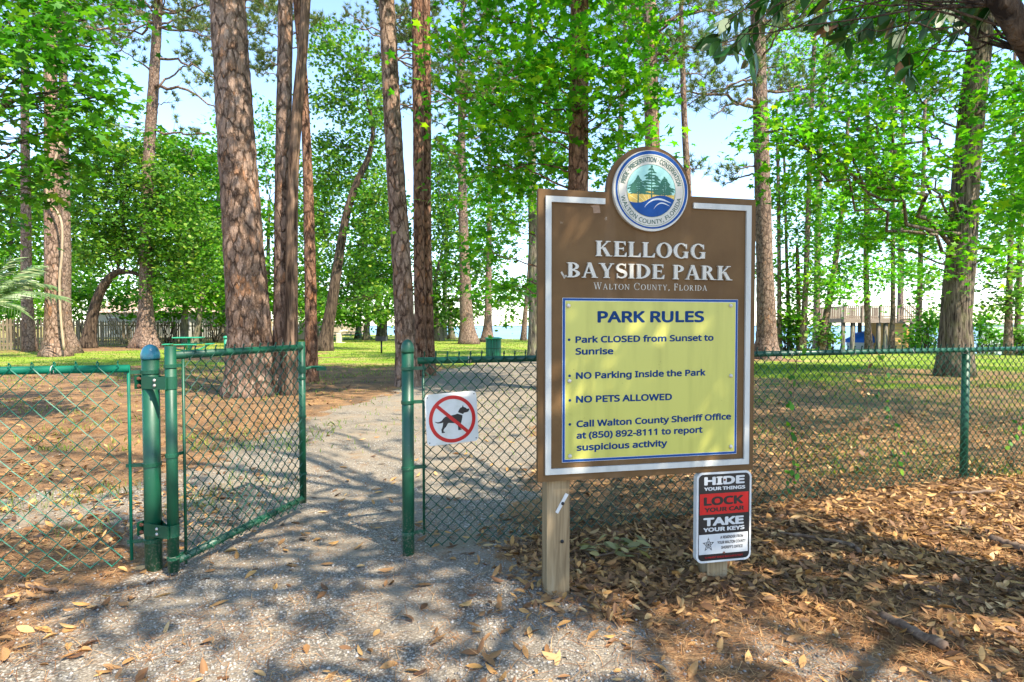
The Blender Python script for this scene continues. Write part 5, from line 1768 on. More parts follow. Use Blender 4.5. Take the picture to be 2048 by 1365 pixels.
for (u, v, dd, n) in ((1430, 85, 3.5, 7), (1468, 40, 3.6, 6), (1455, 118, 3.4, 4), (1492, 96, 3.5, 6), (1520, 20, 3.6, 5), (1548, 10, 3.5, 5), (1655, 20, 3.4, 5), (1650, 50, 3.4, 6), (1702, 62, 3.4, 5), (1735, 55, 3.5, 5),
                      (1760, 40, 3.4, 4), (1800, 75, 3.2, 6), (1805, 125, 3.1, 6), (1855, 75, 3.2, 5), (1880, 40, 3.2, 5), (1810, 18, 3.3, 5), (1945, 10, 2.8, 6), (1990, 30, 2.7, 5), (2040, 20, 2.7, 4), (1600, -10, 3.5, 6), (1700, -10, 3.5, 6), (1380, -20, 3.7, 6), (1445, 60, 3.5, 6), (1425, 105, 3.4, 5), (1480, 75, 3.4, 6), (1510, 60, 3.4, 5), (1560, 30, 3.5, 5), (1670, 70, 3.4, 6), (1715, 40, 3.4, 6), (1690, 90, 3.3, 5), (1790, 50, 3.3, 6), (1812, 160, 3.0, 6), (1790, 140, 3.1, 4), (1850, 40, 3.2, 6), (1900, 15, 3.0, 6), (1925, 60, 2.9, 5), (1500, 130, 3.3, 4)):
    tip = at(u, v - 12, dd)
    st = limb[rng.randint(19, 26)]
    tw = bez(st, tip, .25 * rng.rand() + .1, 9, rng, .02)
    br.tube(tw, np.linspace(.0065, .0025, 9), 5, False)
    d_ = tip - tw[-3]
    whorl(tip, d_ + np.array((0, 0, -.15)), n, .125)
# overhead crown
for k in range(27):
    f_ = .3 + .7 * rng.rand()
    a = P[int(f_ * 39)]
    e = np.array((rng.uniform(-.9, 7.2), rng.uniform(-2.6, 3.6), rng.uniform(4.9, 8.2)))
    L = np.linalg.norm(e - a)
    b_ = bez(a, e, .1 * L, 10, rng, .03 * L)
    br.tube(b_, np.linspace(.055, .015, 10), 6)
    for j in range(17):
        s_ = b_[rng.randint(3, 10)]
        t_ = s_ + rng.normal(size=3) * np.array((.6, .6, .4))
        br.tube(bez(s_, t_, .05, 4), [.01, .008, .006, .004], 4, False)
        whorl(t_, t_ - s_, 9, .14)
SC = np.array((.72, 2.95, 1.35)) + np.array(SUN_DIR) * 4.9
for k in range(14):      # extra unseen crown clump, added on the sun side to shade the sign
    a = P[rng.randint(20, 34)]
    e = SC + rng.normal(size=3) * np.array((.62, .55, .45))
    b_ = bez(a, e, .2, 8, rng, .03)
    br.tube(b_, np.linspace(.03, .012, 8), 5)
    for j in range(16):
        t_ = b_[rng.randint(4, 8)] + rng.normal(size=3) * np.array((.5, .45, .35))
        br.tube(bez(b_[6], t_, .05, 4), [.01, .008, .006, .004], 4, False)
        whorl(t_, t_ - b_[5], 9, .14)
for k in range(7):     # extra high crown above the view, added to throw shade on the left ground
    a = P[rng.randint(30, 39)]
    e = np.array((rng.uniform(-1.2, 4.5), rng.uniform(.6, 5.2), rng.uniform(8.6, 11)))
    b_ = bez(a, e, .4, 10, rng, .06)
    br.tube(b_, np.linspace(.045, .014, 10), 6)
    for j in range(15):
        t_ = b_[rng.randint(5, 10)] + rng.normal(size=3) * np.array((.6, .6, .35))
        br.tube(bez(b_[7], t_, .05, 4), [.01, .008, .006, .004], 4, False)
        whorl(t_, t_ - b_[5], 9, .14)
br.build('branches', M['oak_bark'], mg, True)
cl = Cloud(); cl.add(*leaf_arrays(rng, np.array(LC), .135, OVAL, 0, 0, .5, np.array(LN), np.array(LT)))
cl.build('crown', M['magnolia_leaf'], mg)

# ---- shrubs
SG = 'shrubs by fence and shore'
for k, (lab, u, v, dp, ru, rv, lm, sd) in enumerate((
        ('leafy shrub behind the picket fence below the palm', 40, 615, 42, 90, 36, 'bush_leaf', 111),
        ('green shrub over the fence right of the flaring pine', 165, 590, 44, 40, 50, 'bush_leaf', 112),
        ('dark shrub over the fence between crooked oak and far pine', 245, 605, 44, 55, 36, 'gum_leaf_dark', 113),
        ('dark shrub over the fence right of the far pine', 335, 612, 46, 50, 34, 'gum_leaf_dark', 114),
        ('pale shrub over the fence left of the thickest pine', 430, 620, 50, 45, 40, 'bush_leaf', 115),
        ('green shrub over the tan fence left of the slim dark pine', 595, 612, 60, 40, 30, 'bush_leaf', 116),
        ('shrub under the thin shore trunks right of the sign', 1570, 655, 31, 36, 34, 'oak_leaf', 117),
        ('dark shrub at the foot of the tall shore trunk', 1605, 668, 30.5, 40, 26, 'oak_leaf', 118),
        ('shrub beside the strongly leaning shore trunk', 1655, 672, 31, 26, 20, 'oak_leaf', 119),
        ('bright shrub in front of the yellow wall', 1834, 678, 32, 26, 26, 'bush_leaf', 120),
        ('shrub left of the stout sweetgum base', 1862, 655, 31, 26, 48, 'bush_leaf', 121),
        ('shrub between the stout sweetgum and the reddish slim trunk', 1975, 660, 30, 34, 44, 'bush_leaf', 122),
        ('small shrub at the right picture edge', 2045, 680, 27, 20, 30, 'oak_leaf', 123))):
    rng = RS(sd)
    c = at(u, v, dp)
    zb_ = float(gz(c[0], c[1]))
    s = thing('shrub', lab, 'shrub', (c[0], c[1], zb_), SG)
    n = int(2.2 * pi * ru * rv / (.3 * 64))
    sx, sz = ru * dp / F, rv * dp / F
    q = rng.normal(size=(n // 14 + 4, 3)); q /= np.linalg.norm(q, axis=1)[:, None]; q *= (rng.rand(len(q)) ** .4)[:, None]
    C = c + q * np.array((sx, sx, sz)); C[:, 2] = np.maximum(C[:, 2], zb_ + .1)
    P_ = (C[:, None] + rng.normal(size=(len(C), 14, 3)) * .22).reshape(-1, 3); P_[:, 2] = np.maximum(P_[:, 2], zb_ + .05)
    st = MB()
    for j in rng.choice(len(C), min(14, len(C)), replace=False):
        b0 = np.array((c[0] + rng.randn() * .2, c[1] + rng.randn() * .2, zb_ - .05))
        st.tube(bez(b0, C[j], .2, 6, rng, .03), np.linspace(.03, .01, 6), 5, False)
    st.build('stems', M['oak_bark'], s, True)
    cl = Cloud(); cl.add(*leaf_arrays(rng, P_, 8 * dp / F, BROAD, .3, .2)); cl.build('foliage', M[lm], s)

# ---- palm at the left edge
pc = at(-70, 600, 25)
palm = thing('palm_tree', 'pale green feather palm fronds reaching in at the left edge', 'palm', (pc[0], pc[1], 0))
rng = RS(131)
m = MB(); m.tube([(pc[0], pc[1], -.1), (pc[0], pc[1], .8), (pc[0] + .1, pc[1], 1.8)], [.26, .22, .2], 14, True, .25, rng); m.build('trunk', M['oak_bark'], palm)
c = np.array((pc[0] + .1, pc[1], 1.85))
for (u, v, dd, sag) in ((66, 532, -.5, .5), (118, 592, -1, 1.0), (50, 560, .2, .6), (100, 570, .6, 1.0), (20, 520, 0, .3), (-30, 500, 1, .3), (-120, 520, .6, .5), (-180, 600, .4, .9), (40, 620, -.8, .9), (-60, 510, -1, .5), (80, 545, 1, .8)):
    e = at(u, v, 25 + dd)
    rib = bez(c, e, sag, 22)
    fr = MB(); fr.tube(rib, np.linspace(.022, .006, 22), 5, False)
    f_o = fr.build('frond', M['palm_leaf'], palm)
    V = []; Lp = []
    d0 = np.gradient(rib, axis=0); d0 /= np.linalg.norm(d0, axis=1)[:, None]
    side = np.cross(d0, (0, 0, 1.0)); side /= np.linalg.norm(side, axis=1)[:, None] + 1e-9
    for i in np.linspace(4, 21, 46):
        k = int(i); f_ = i / 21
        for sg_ in (-1, 1):
            L = 1.0 * (1 - .35 * f_) * (.85 + .3 * rng.rand())
            d_ = d0[k] * (.45 + .6 * f_) + sg_ * side[k] * (1 - .35 * f_) + np.array((0, 0, .12 - .45 * f_ + .12 * rng.randn()))
            d_ /= np.linalg.norm(d_)
            nrm = np.cross(d_, side[k] + np.array((0, 0, .3))); nrm /= np.linalg.norm(nrm) + 1e-9
            w = .028
            b0 = rib[k]
            V += [b0 + nrm * w * .3, b0 - nrm * w * .3, b0 + d_ * L * .5 - nrm * w + np.array((0, 0, -.02)), b0 + d_ * L + np.array((0, 0, -.14 * L)), b0 + d_ * L * .5 + nrm * w + np.array((0, 0, -.02))]
    n = len(V) // 5
    fast_mesh('leaflets', np.array(V), np.full(n, 5), np.arange(n * 5), M['palm_leaf'], f_o)

# ------------------------------------------------------------------ wooden fences on the left
def plank_fence(label, group, A, B, h, mat, step, pw, pointed, bay=2.4, rails_front=False, name='picket_fence'):
    A = np.array(A, float); B = np.array(B, float)
    L = np.linalg.norm(B - A); d = (B - A) / L
    n_ = np.array((d[1], -d[0]))
    if np.dot(n_, -A) < 0: n_ = -n_
    rng = RS(int(abs(A[0] * 31 + A[1] * 7)) + 3)
    f = thing(name, label, 'fence', (A[0], A[1], float(gz(*A))), group)
    nb = max(1, int(round(L / bay)))
    for b in range(nb + 1):
        p = A + d * L * b / nb - n_ * .1
        m = MB(); z = float(gz(*p)); m.box((p[0], p[1], z + h * .48 - .1), (.11, .11, h * .96 + .2), atan2(d[1], d[0])); m.build('post', mat, f)
    m = MB()
    for zz in (.3, h - .35):
        c = (A + B) / 2 - n_ * .03 * (-2 if rails_front else 1)
        m.obox((c[0], c[1], float(gz(*c)) + zz), (*d, 0), (*n_, 0), SU, (L, .04, .1))
    m.build('rail', mat, f)
    m = MB()
    s = step / 2
    while s < L:
        if rng.rand() > .03:
            p = A + d * s; z = float(gz(*p)); hh_ = h + rng.randn() * .03
            w = pw * (.85 + .3 * rng.rand()); th = .02
            lean = rng.randn() * .012
            q = [(-w / 2, .02), (w / 2, .02), (w / 2 + lean, hh_ - (w * .5 if pointed else 0)), (lean, hh_), (-w / 2 + lean, hh_ - (w * .5 if pointed else 0))]
            V = [np.array((p[0] + d[0] * x + n_[0] * o, p[1] + d[1] * x + n_[1] * o, z + y)) for o in (.012, -.008) for x, y in q]
            m.add(V, [(0, 1, 2, 3, 4), (9, 8, 7, 6, 5)] + [(i, i + 5, (i + 1) % 5 + 5, (i + 1) % 5) for i in range(5)])
        s += step
    m.build('pickets', mat, f)
    return f


WG = 'wooden fences along the left boundary'
plank_fence('weathered picket fence with wide gaps at the far left', WG, (-27.5, 20), (-29.2, 36), 1.82, M['fence_wood'], .27, .15, True)
plank_fence('grey picket fence behind the crooked oak and far pine', WG, (-29.2, 36.3), (-29.6, 50), 1.8, M['fence_wood'], .26, .15, True)
plank_fence('picket fence behind the green picnic table', WG, (-29.6, 50.3), (-26.5, 60), 1.75, M['fence_wood'], .25, .14, True)
plank_fence('tan board privacy fence with front rails beyond the thickest pine', WG, (-21.0, 50), (-27.0, 104), 1.9, M['fence_wood_tan'], .15, .145, False, 2.4, True, 'privacy_fence')

# ------------------------------------------------------------------ house behind the left fence
hb = thing('house', 'tan roofed grey house half hidden behind the left fence and trees', 'house', (-44, 76, 0))
m = MB(); m.box((-44, 76, 1.6), (17, 9, 3.2)); m.build('wall', mat_plain('grey_house_wall', (.38, .38, .34), .8, 0, .1, 2), hb)
m = MB(); hx, hy = 9.2, 5.2
V = [(-44 - hx, 76 - hy, 3.1), (-44 + hx, 76 - hy, 3.1), (-44 + hx, 76 + hy, 3.1), (-44 - hx, 76 + hy, 3.1), (-44 - 5, 76, 7.0), (-44 + 5, 76, 7.0)]
m.add(V, [(0, 1, 5, 4), (1, 2, 5), (2, 3, 4, 5), (3, 0, 4), (0, 3, 2, 1)]); m.build('roof', mat_plain('tan_shingles', (.45, .33, .25), .9, 0, .18, 3), hb)
for x in (-50, -46, -41, -37.5):
    m = MB(); m.box((x, 71.46, 1.75), (1.3, .1, 1.5)); w_ = m.build('window', M['white'], hb)
    m = MB(); m.box((x, 71.39, 1.75), (1.1, .06, 1.3)); m.build('pane', mat_plain('dark_glass', (.05, .06, .07), .1), w_)

# ------------------------------------------------------------------ elevated dock deck, boat, boathouse wall at the right shore
dk = thing('dock_deck', 'raised wooden deck with railing and stairs over the water at right', 'deck', at(1750, 700, 39))
D = 39.0
def dx(u): return at(u, 640, D)[0]
def dz_(v): return at(1750, v, D)[2]
x0, x1 = dx(1688), dx(1832)
zf, zt_ = dz_(637), dz_(613)
m = MB(); m.box(((x0 + x1) / 2, D + 1.7, zf - .05), (x1 - x0, 3.4, .1)); m.build('deck_floor', M['deck_wood'], dk)
m = MB(); m.box(((x0 + x1) / 2, D - .03, zf - .16), (x1 - x0, .06, .3)); m.box((x0, D + 1.7, zf - .16), (.06, 3.4, .3)); m.build('beam', M['deck_wood'], dk)
m = MB()
for y in (D, D + 3.4):
    m.box(((x0 + x1) / 2, y, zt_), (x1 - x0 + .1, .12, .05)); m.box(((x0 + x1) / 2, y, zf + .12), (x1 - x0, .05, .07))
m.box((x0, D + 1.7, zt_), (.12, 3.4, .05))
x = x0
while x < x1:
    m.box((x, D - .01, (zf + zt_) / 2), (.045, .045, zt_ - zf)); m.box((x, D + 3.39, (zf + zt_) / 2), (.045, .045, zt_ - zf)); x += .14
for k in range(24):
    m.box((x0, D + .1 + k * .14, (zf + zt_) / 2), (.045, .045, zt_ - zf))
for x in np.linspace(x0, x1, 5):
    m.box((x, D - .05, (zf + zt_) / 2 - .1), (.11, .11, zt_ - zf + .35))
m.build('railing', M['deck_wood'], dk)
for u in (1690, 1709, 1761, 1775, 1828):
    for y in (D + .2, D + 3.1):
        tube_mesh('pile', [(dx(u), y, -2), (dx(u), y, zf - .1)], .14, M['grey_bark'], dk, 10)
m = MB()
a = np.array((dx(1800), D - .5, zf)); b = np.array((dx(1850), D - .5, .3))
for s_ in (-.45, .45):
    m.tube([a + (0, s_, -.1), b + (0, s_, -.1)], .07, 6); m.tube([a + (0, s_, .9), b + (0, s_, .9)], .05, 6)
for k in range(9):
    c = a + (b - a) * (k + .5) / 9; m.box(c, (.28, .95, .05))
m.build('stair', M['deck_wood'], dk)
sh = thing('boathouse', 'low yellow board boathouse wall under the deck stairs', 'boathouse', (dx(1808), D + 1.2, -.6))
m = MB(); xa, xb = dx(1787), dx(1834)
m.add([(xa, D + .5, -1), (xb, D + .5, -1), (xb, D + .5, dz_(655)), (dx(1808), D + .5, dz_(639)), (xa, D + .5, dz_(640)), (xa, D + 2.8, -1), (xb, D + 2.8, -1), (xb, D + 2.8, dz_(655)), (dx(1808), D + 2.8, dz_(639)), (xa, D + 2.8, dz_(640))],
      [(0, 1, 2, 3, 4), (9, 8, 7, 6, 5), (0, 5, 6, 1), (1, 6, 7, 2), (2, 7, 8, 3), (3, 8, 9, 4), (4, 9, 5, 0)])
m.build('wall', M['yellow_wood'], sh)
m = MB(); z = .05
while z < dz_(645):
    m.box(((xa + dx(1815)) / 2, D + .49, z), (dx(1815) - xa, .02, .02)); z += .22
m.build('board_joint', M['fence_wood_tan'], sh)
bo = thing('boat', 'moored boat under a bright blue cover below the deck', 'boat', at(1743, 690, 41))
bx, bw = at(1743, 680, 41)[0], 1.05
m = MB()
hull = []
for (x, w, zb2, zt2) in ((-1.25, .9, -.5, .32), (-.6, 1.0, -.55, .3), (.2, .95, -.5, .32), (.8, .6, -.35, .36), (1.2, .08, .1, .42)):
    for (yy, zz) in ((-w, zt2), (-w * .6, zb2), (w * .6, zb2), (w, zt2)): hull.append((bx - x, 42 + yy, zz - .1))
fc = [(0, 1, 2, 3), (16, 19, 18, 17)]
for i in range(4):
    for k in range(4): fc.append((i * 4 + k, i * 4 + (k + 1) % 4, i * 4 + 4 + (k + 1) % 4, i * 4 + 4 + k))
m.add(hull, fc); m.build('hull', M['white'], bo)
m = MB(); cov = []
for (x, w, h_) in ((-1.3, .95, .3), (-.9, 1.05, .75), (-.3, 1.08, .92), (.3, 1.0, .8), (.9, .6, .45), (1.3, .1, .3)):
    for a in np.linspace(0, pi, 9): cov.append((bx - x, 42 - w * cos(a), .2 + (h_ - .05) * sin(a) ** .8))
fc = [tuple(range(8, -1, -1)), tuple(range(45, 54))]
for i in range(5):
    for k in range(8): fc.append((i * 9 + k, i * 9 + k + 1, i * 9 + 10 + k, i * 9 + 9 + k))
m.add(cov, fc); m.build('cover', mat_plain('blue_tarp', (.005, .13, .55), .6, 0, .15, 3), bo)
sw = thing('seawall', 'pale green low seawall at the right edge behind the slim trunks', 'wall', at(2000, 690, 36))
m = MB(); c = at(2010, 670, 36); m.box((c[0] + 2, 36, .55), (7.2, .3, 1.9), 0, .02); m.build('wall', mat_plain('pale_green_boards', (.36, .42, .3), .8, 0, .12, 3), sw)
m = MB(); m.box((c[0] + 2, 36, 1.53), (7.3, .45, .08)); m.build('coping', mat_plain('pale_coping', (.5, .5, .42), .8), sw)

# ------------------------------------------------------------------ park furniture
def picnic(label, x, y, rz, L=1.8):
    t_ = thing('picnic_table', label, 'picnic table', (x, y, float(gz(x, y))), 'green picnic tables')
    ca, sa = cos(rz), sin(rz)
    z0 = float(gz(x, y))
    g_ = lambda a, b: (x + a * ca - b * sa, y + a * sa + b * ca)
    m = MB(); m.box((*g_(0, 0), z0 + .76), (L, .75, .05), rz, .015); m.build('tabletop', M['green_bench'], t_)
    for s_ in (-1, 1):
        m = MB(); m.box((*g_(0, s_ * .68), z0 + .45), (L, .27, .05), rz, .015); m.build('seat', M['green_bench'], t_)
    for s_ in (-1, 1):
        m = MB()
        for (a, b) in (((s_ * L * .32, -.62, 0), (s_ * L * .32, -.22, .73)), ((s_ * L * .32, .62, 0), (s_ * L * .32, .22, .73)), ((s_ * L * .32, -.75, .41), (s_ * L * .32, .75, .41))):
            m.tube([(*g_(a[0], a[1]), z0 + a[2]), (*g_(b[0], b[1]), z0 + b[2])], .03, 8)
        m.build('leg', M['green_bench'], t_)
    return t_


# pedestal table near the left pines
c = gnd(378, 707)
pt = thing('picnic_table', 'green square pedestal picnic table with four seats near the left pines', 'picnic table', (c[0], c[1], 0), 'green picnic tables')
m = MB(); m.box((c[0], c[1], .8), (1.3, 1.3, .06), .35, .02); m.build('tabletop', M['green_bench'], pt)
m = MB(); m.tube([(c[0], c[1], -.1), (c[0], c[1], .78)], .07, 12); m.build('pedestal', M['green_bench'], pt, True)
for k in range(4):
    a = .35 + k * pi / 2
    sx_, sy_ = c[0] + .95 * cos(a), c[1] + .95 * sin(a)
    m = MB(); m.box((sx_, sy_, .47), (.34, 1.0, .05), a, .015); m.tube([(c[0], c[1], .12), (c[0] + .5 * cos(a), c[1] + .5 * sin(a), .2), (sx_, sy_, .45)], .04, 8); m.build('seat', M['green_bench'], pt)
c = gnd(684, 674); picnic('long green picnic table by the privacy fence, nearer one', -17.2, 58, .1, 2.4)
picnic('long green picnic table by the privacy fence, farther one', -17.5, 63, .05, 2.4)

tc = gnd(987, 718)
tb = thing('trash_can', 'green slatted trash can on the lawn left of the sign', 'trash can', (tc[0], tc[1], 0))
m = MB(); m.lathe((tc[0], tc[1], .06), [(.27, 0), (.28, .02), (.29, .8), (.27, .8), (.25, .1)], 28); m.build('liner', M['green_post'], tb, True)
m = MB()
for k in range(30):
    a = k * 2 * pi / 30
    m.obox((tc[0] + .32 * cos(a), tc[1] + .32 * sin(a), .46), (-sin(a), cos(a), 0), (cos(a), sin(a), 0), (0, 0, 1), (.02, .008, .8))
m.build('slats', M['green_bench'], tb)
m = MB()
for z in (.06, .46, .84):
    m.lathe((tc[0], tc[1], z), [(.325, -.015), (.335, -.015), (.335, .015), (.325, .015)], 30)
m.build('hoop', M['green_post'], tb, True)
m = MB(); m.lathe((tc[0], tc[1], .84), [(.36, 0), (.37, .02), (.36, .05), (.25, .075), (.2, .075), (.18, .05)], 30); m.build('lid', M['green_bench'], tb, True)

gc = gnd(763, 707)
gr = thing('park_grill', 'black pedestal charcoal grill on the lawn between oak and pale pine', 'grill', (gc[0], gc[1], 0))
m = MB(); m.tube([(gc[0], gc[1], -.1), (gc[0], gc[1], .62)], .045, 10); m.build('pedestal', M['black_metal'], gr, True)
m = MB()
for (cx_, cy_2, sx_, sy_) in ((0, .2, .52, .015), (0, -.2, .52, .015), (-.26, 0, .015, .41), (.26, 0, .015, .41)):
    m.box((gc[0] + cx_, gc[1] + cy_2, .74), (sx_, sy_, .24))
m.box((gc[0], gc[1], .63), (.5, .39, .014)); m.build('firebox', M['black_metal'], gr)
m = MB()
for k in range(9): m.tube([(gc[0] - .25, gc[1] - .17 + k * .0425, .84), (gc[0] + .25, gc[1] - .17 + k * .0425, .84)], .006, 5)
m.tube([(gc[0] - .33, gc[1] - .1, .85), (gc[0] - .33, gc[1] + .1, .85)], .012, 6); m.tube([(gc[0] + .33, gc[1] - .1, .85), (gc[0] + .33, gc[1] + .1, .85)], .012, 6)
m.build('grate', M['black_metal'], gr)

fc_ = gnd(678, 686)
ft = thing('drinking_fountain', 'beige concrete drinking fountain with jutting arm on the lawn', 'fountain', (fc_[0], fc_[1], 0))
M['concrete'] = mat_plain('beige_concrete', (.5, .42, .33), .85, 0, .1, 6, .1)
x, y = fc_[0], fc_[1]
m = MB(); m.box((x, y, .4), (.42, .4, .85), 0, .05); m.build('pedestal', M['concrete'], ft)
m = MB(); m.tube([(x - .02, y, .72), (x + .2, y, .92), (x + .5, y, 1.0), (x + .78, y, 1.0)], [.17, .16, .13, .12], 10); m.build('arm', M['concrete'], ft, True)
m = MB(); m.lathe((x + .7, y, 1.08), [(.1, 0), (.14, .04), (.13, .05), (.05, .01)], 16); m.build('basin', M['bolt'], ft, True)
m = MB(); m.box((x, y, -.02), (.9, .8, .1), 0, .02); m.build('slab', M['concrete'], ft)

bp = gnd(452, 706)
bs = thing('waste_post', 'small green post bin with domed lid left of the thickest pine', 'post bin', (bp[0], bp[1], 0))
m = MB(); m.tube([(bp[0], bp[1], -.1), (bp[0], bp[1], .75)], .09, 12); m.build('post', M['green_bench'], bs, True)
m = MB(); m.lathe((bp[0], bp[1], .8), [(.12, -.06), (.13, .0), (.11, .05), (.05, .08), (.01, .085)], 16); m.build('lid', M['green_bench'], bs, True)

# bench and a seated visitor far off by the water
bn = thing('park_bench', 'tiny dark bench facing the water beyond the pale pine', 'bench', (-14.4, 72.6, 0))
m = MB(); m.box((-14.2, 72.6, .45), (1.7, .45, .06)); m.build('seat', M['black_metal'], bn)
m = MB(); m.box((-14.2, 72.36, .72), (1.7, .05, .36)); m.build('backrest', M['black_metal'], bn)
for s_ in (-.7, .7):
    m = MB(); m.box((-14.2 + s_, 72.6, .21), (.07, .4, .42)); m.build('leg', M['black_metal'], bn)


def person_mesh():
    """seated figure seen from behind, grown from a jointed skeleton"""
    J = {'pel': (0, 0, .52, .15), 'wai': (0, -.02, .72, .13), 'che': (0, -.01, .95, .16), 'nk': (0, 0, 1.12, .055), 'hd': (0, .02, 1.22, .085), 'tp': (0, .02, 1.32, .075),
         'sl': (-.19, 0, 1.04, .065), 'el': (-.25, .05, .78, .045), 'wl': (-.2, .28, .66, .035), 'sr': (.19, 0, 1.04, .065), 'er': (.25, .05, .78, .045), 'wr': (.2, .28, .66, .035),
         'hl': (-.1, .06, .5, .09), 'kl': (-.13, .46, .52, .065), 'al': (-.13, .48, .1, .045), 'tl': (-.13, .62, .05, .04), 'hr': (.1, .06, .5, .09), 'kr': (.13, .46, .52, .065), 'ar': (.13, .48, .1, .045), 'tr': (.13, .62, .05, .04)}
    E = [('pel', 'wai'), ('wai', 'che'), ('che', 'nk'), ('nk', 'hd'), ('hd', 'tp'), ('che', 'sl'), ('sl', 'el'), ('el', 'wl'), ('che', 'sr'), ('sr', 'er'), ('er', 'wr'), ('pel', 'hl'), ('hl', 'kl'), ('kl', 'al'), ('al', 'tl'), ('pel', 'hr'), ('hr', 'kr'), ('kr', 'ar'), ('ar', 'tr')]
    ks = list(J)
    me = bpy.data.meshes.new('person')
    me.from_pydata([J[k][:3] for k in ks], [(ks.index(a), ks.index(b)) for a, b in E], [])
    o = bpy.data.objects.new('person', me); COL.objects.link(o)
    sk = o.modifiers.new('skin', 'SKIN')
    for i, k in enumerate(ks):
        me.skin_vertices[0].data[i].radius = (J[k][3], J[k][3])
        me.skin_vertices[0].data[i].use_root = (i == 0)
    o.modifiers.new('sub', 'SUBSURF').render_levels = 1
    return o


pe = person_mesh()
pe.data.materials.append(mat_plain('dark_clothing', (.03, .035, .06), .8))
pe.location = (-14.45, 72.5, -.03)
tag(pe, 'person in dark clothing sitting by the water, seen from behind', 'person')

# ------------------------------------------------------------------ vines climbing the right fence
for k, (lab, col_, pth, n) in enumerate((
        ('green leafy vine strand on the fence mesh nearest the sign', 'gum_leaf_dark', [(1590, 985), (1588, 930), (1583, 860), (1586, 790), (1590, 740), (1600, 700)], 15),
        ('brown withered vine strand midway along the right fence', 'dry_leaf', [(1690, 950), (1725, 880), (1735, 820), (1728, 760), (1740, 720)], 16),
        ('green vine strand with broad leaves left of the line post', 'gum_leaf_dark', [(1800, 930), (1790, 880), (1785, 840), (1765, 800), (1770, 740), (1755, 705)], 14),
        ('small green sprig at the right end of the fence', 'gum_leaf_dark', [(2020, 900), (2030, 870), (2040, 840)], 6))):
    rng = RS(201 + k)
    pts = []
    for (u, v) in pth:
        s_, t_ = plane_st(u, v, .03, np.array((*GP, 0)), np.append(fd, 0), np.append(fn, 0))
        pts.append(np.array((*GP, 0)) + np.append(fd, 0) * s_ + SU * t_ + np.append(fn, 0) * .03)
    P_, _ = smooth_line(pts, [1] * len(pts), 24)
    vn = thing('vine', lab, 'vine', P_[0], 'vines on the right fence')
    m = MB(); m.tube(P_ + rng.normal(size=P_.shape) * .006, .0025, 5); m.build('stem', M['twig'], vn)
    LPs = P_[rng.randint(0, 24, n * 2)] + rng.normal(size=(n * 2, 3)) * np.array((.025, .02, .03))
    cl = Cloud(); cl.add(*leaf_arrays(rng, LPs, .046, BROAD, .1, 1.0, .3, N=np.array((.2, -1, .3)) + rng.normal(size=(n * 2, 3)) * .5)); cl.build('foliage', M[col_], vn)

# climbing stem on the flaring pine
m = MB(); rng = RS(210)
pts = [at(u, v, 25.55) for u, v in ((128, 700), (122, 640), (119, 560), (124, 500), (118, 430), (96, 400), (108, 330), (122, 280))]
P_, _ = smooth_line(pts, [1] * 8, 40)
m.tube(P_, .05, 6)
tag(m.build('climbing_vine', M['fence_wood_tan'], None, True), 'pale twisted vine stem climbing the flaring pine', 'vine')

# ------------------------------------------------------------------ sticks on the ground
def stick(label, uv, r0, r1, seed, h=.02):
    rng = RS(seed)
    pts = [gnd(u, v) for u, v in uv]
    P_, _ = smooth_line(pts, [1] * len(pts), 14)
    for p in P_: p[2] = float(gz(p[0], p[1])) + h + rng.randn() * .004
    m = MB(); m.tube(P_, np.linspace(r0, r1, 14), 9, True, .25, rng)
    o = m.build('fallen_branch', M['twig'], None, True)
    tag(o, label, 'branch', 'fallen branches on the ground')


stick('thick fallen log piece among leaves at the lower right', [(1762, 1240), (1820, 1268), (1890, 1303)], .017, .024, 221, .03)
stick('dark stick poking in at the right edge below the fence post', [(1978, 1100), (2020, 1112), (2070, 1130)], .02, .026, 222, .035)
stick('long grey twig lying right of the small warning sign', [(1560, 1085), (1640, 1095), (1700, 1108), (1720, 1122)], .008, .014, 223, .03)
stick('thin twig beside the left sign post', [(1150, 1088), (1175, 1110), (1200, 1135)], .006, .008, 224, .02)
stick('short brown twig at the left picture edge', [(30, 1195), (75, 1203), (115, 1212)], .007, .009, 225, .02)
stick('slim twig along the top of the leaf litter near line post', [(1900, 1008), (1950, 1004), (1990, 1003)], .008, .012, 226, .03)

# leafy twig by the left sign post
rng = RS(230)
c = gnd(1235, 1118); c[2] = float(gz(c[0], c[1])) + .03
lt_ = thing('leafy_twig', 'freshly fallen olive green leafy twig right of the left sign post', 'twig', c)
m = MB(); m.tube([c + (-.12, .0, .0), c + (0, .01, .02), c + (.13, -.02, .02)], [.006, .005, .003], 6); m.build('stem', M['twig'], lt_)
n = 46
P_ = c + np.stack([rng.uniform(-.2, .2, n), rng.normal(size=n) * .07, .03 + .05 * rng.rand(n)], -1)
cl = Cloud(); cl.add(*leaf_arrays(rng, P_, .085, OVAL, .5, 0, .4, T=rng.normal(size=(n, 3)) * .4 + np.array((1, -.3, .1)))); cl.build('foliage', mat_leaf('olive_leaf', [(0, (.1, .1, .035)), (.6, (.2, .19, .07)), (1, (.34, .28, .11))], .2), lt_)

# ------------------------------------------------------------------ loose ground cover (uncountable)
def scatter(rng, n, x0, x1, y0, y1, keep, near=True):
    """points denser towards the camera, kept where keep(x, y) says so, inside the picture's field of view"""
    out = np.zeros((0, 2))
    while len(out) < n:
        k = n * 3
        y = y0 + (y1 - y0) * rng.rand(k) ** (1.6 if near else 1.0)
        x = rng.uniform(-1, 1, k) * (y * 1.0 + .4)
        ok = (x > x0) & (x < x1) & (rng.rand(k) < keep(x, y))
        out = np.concatenate([out, np.stack([x, y], -1)[ok]])
    return out[:n]


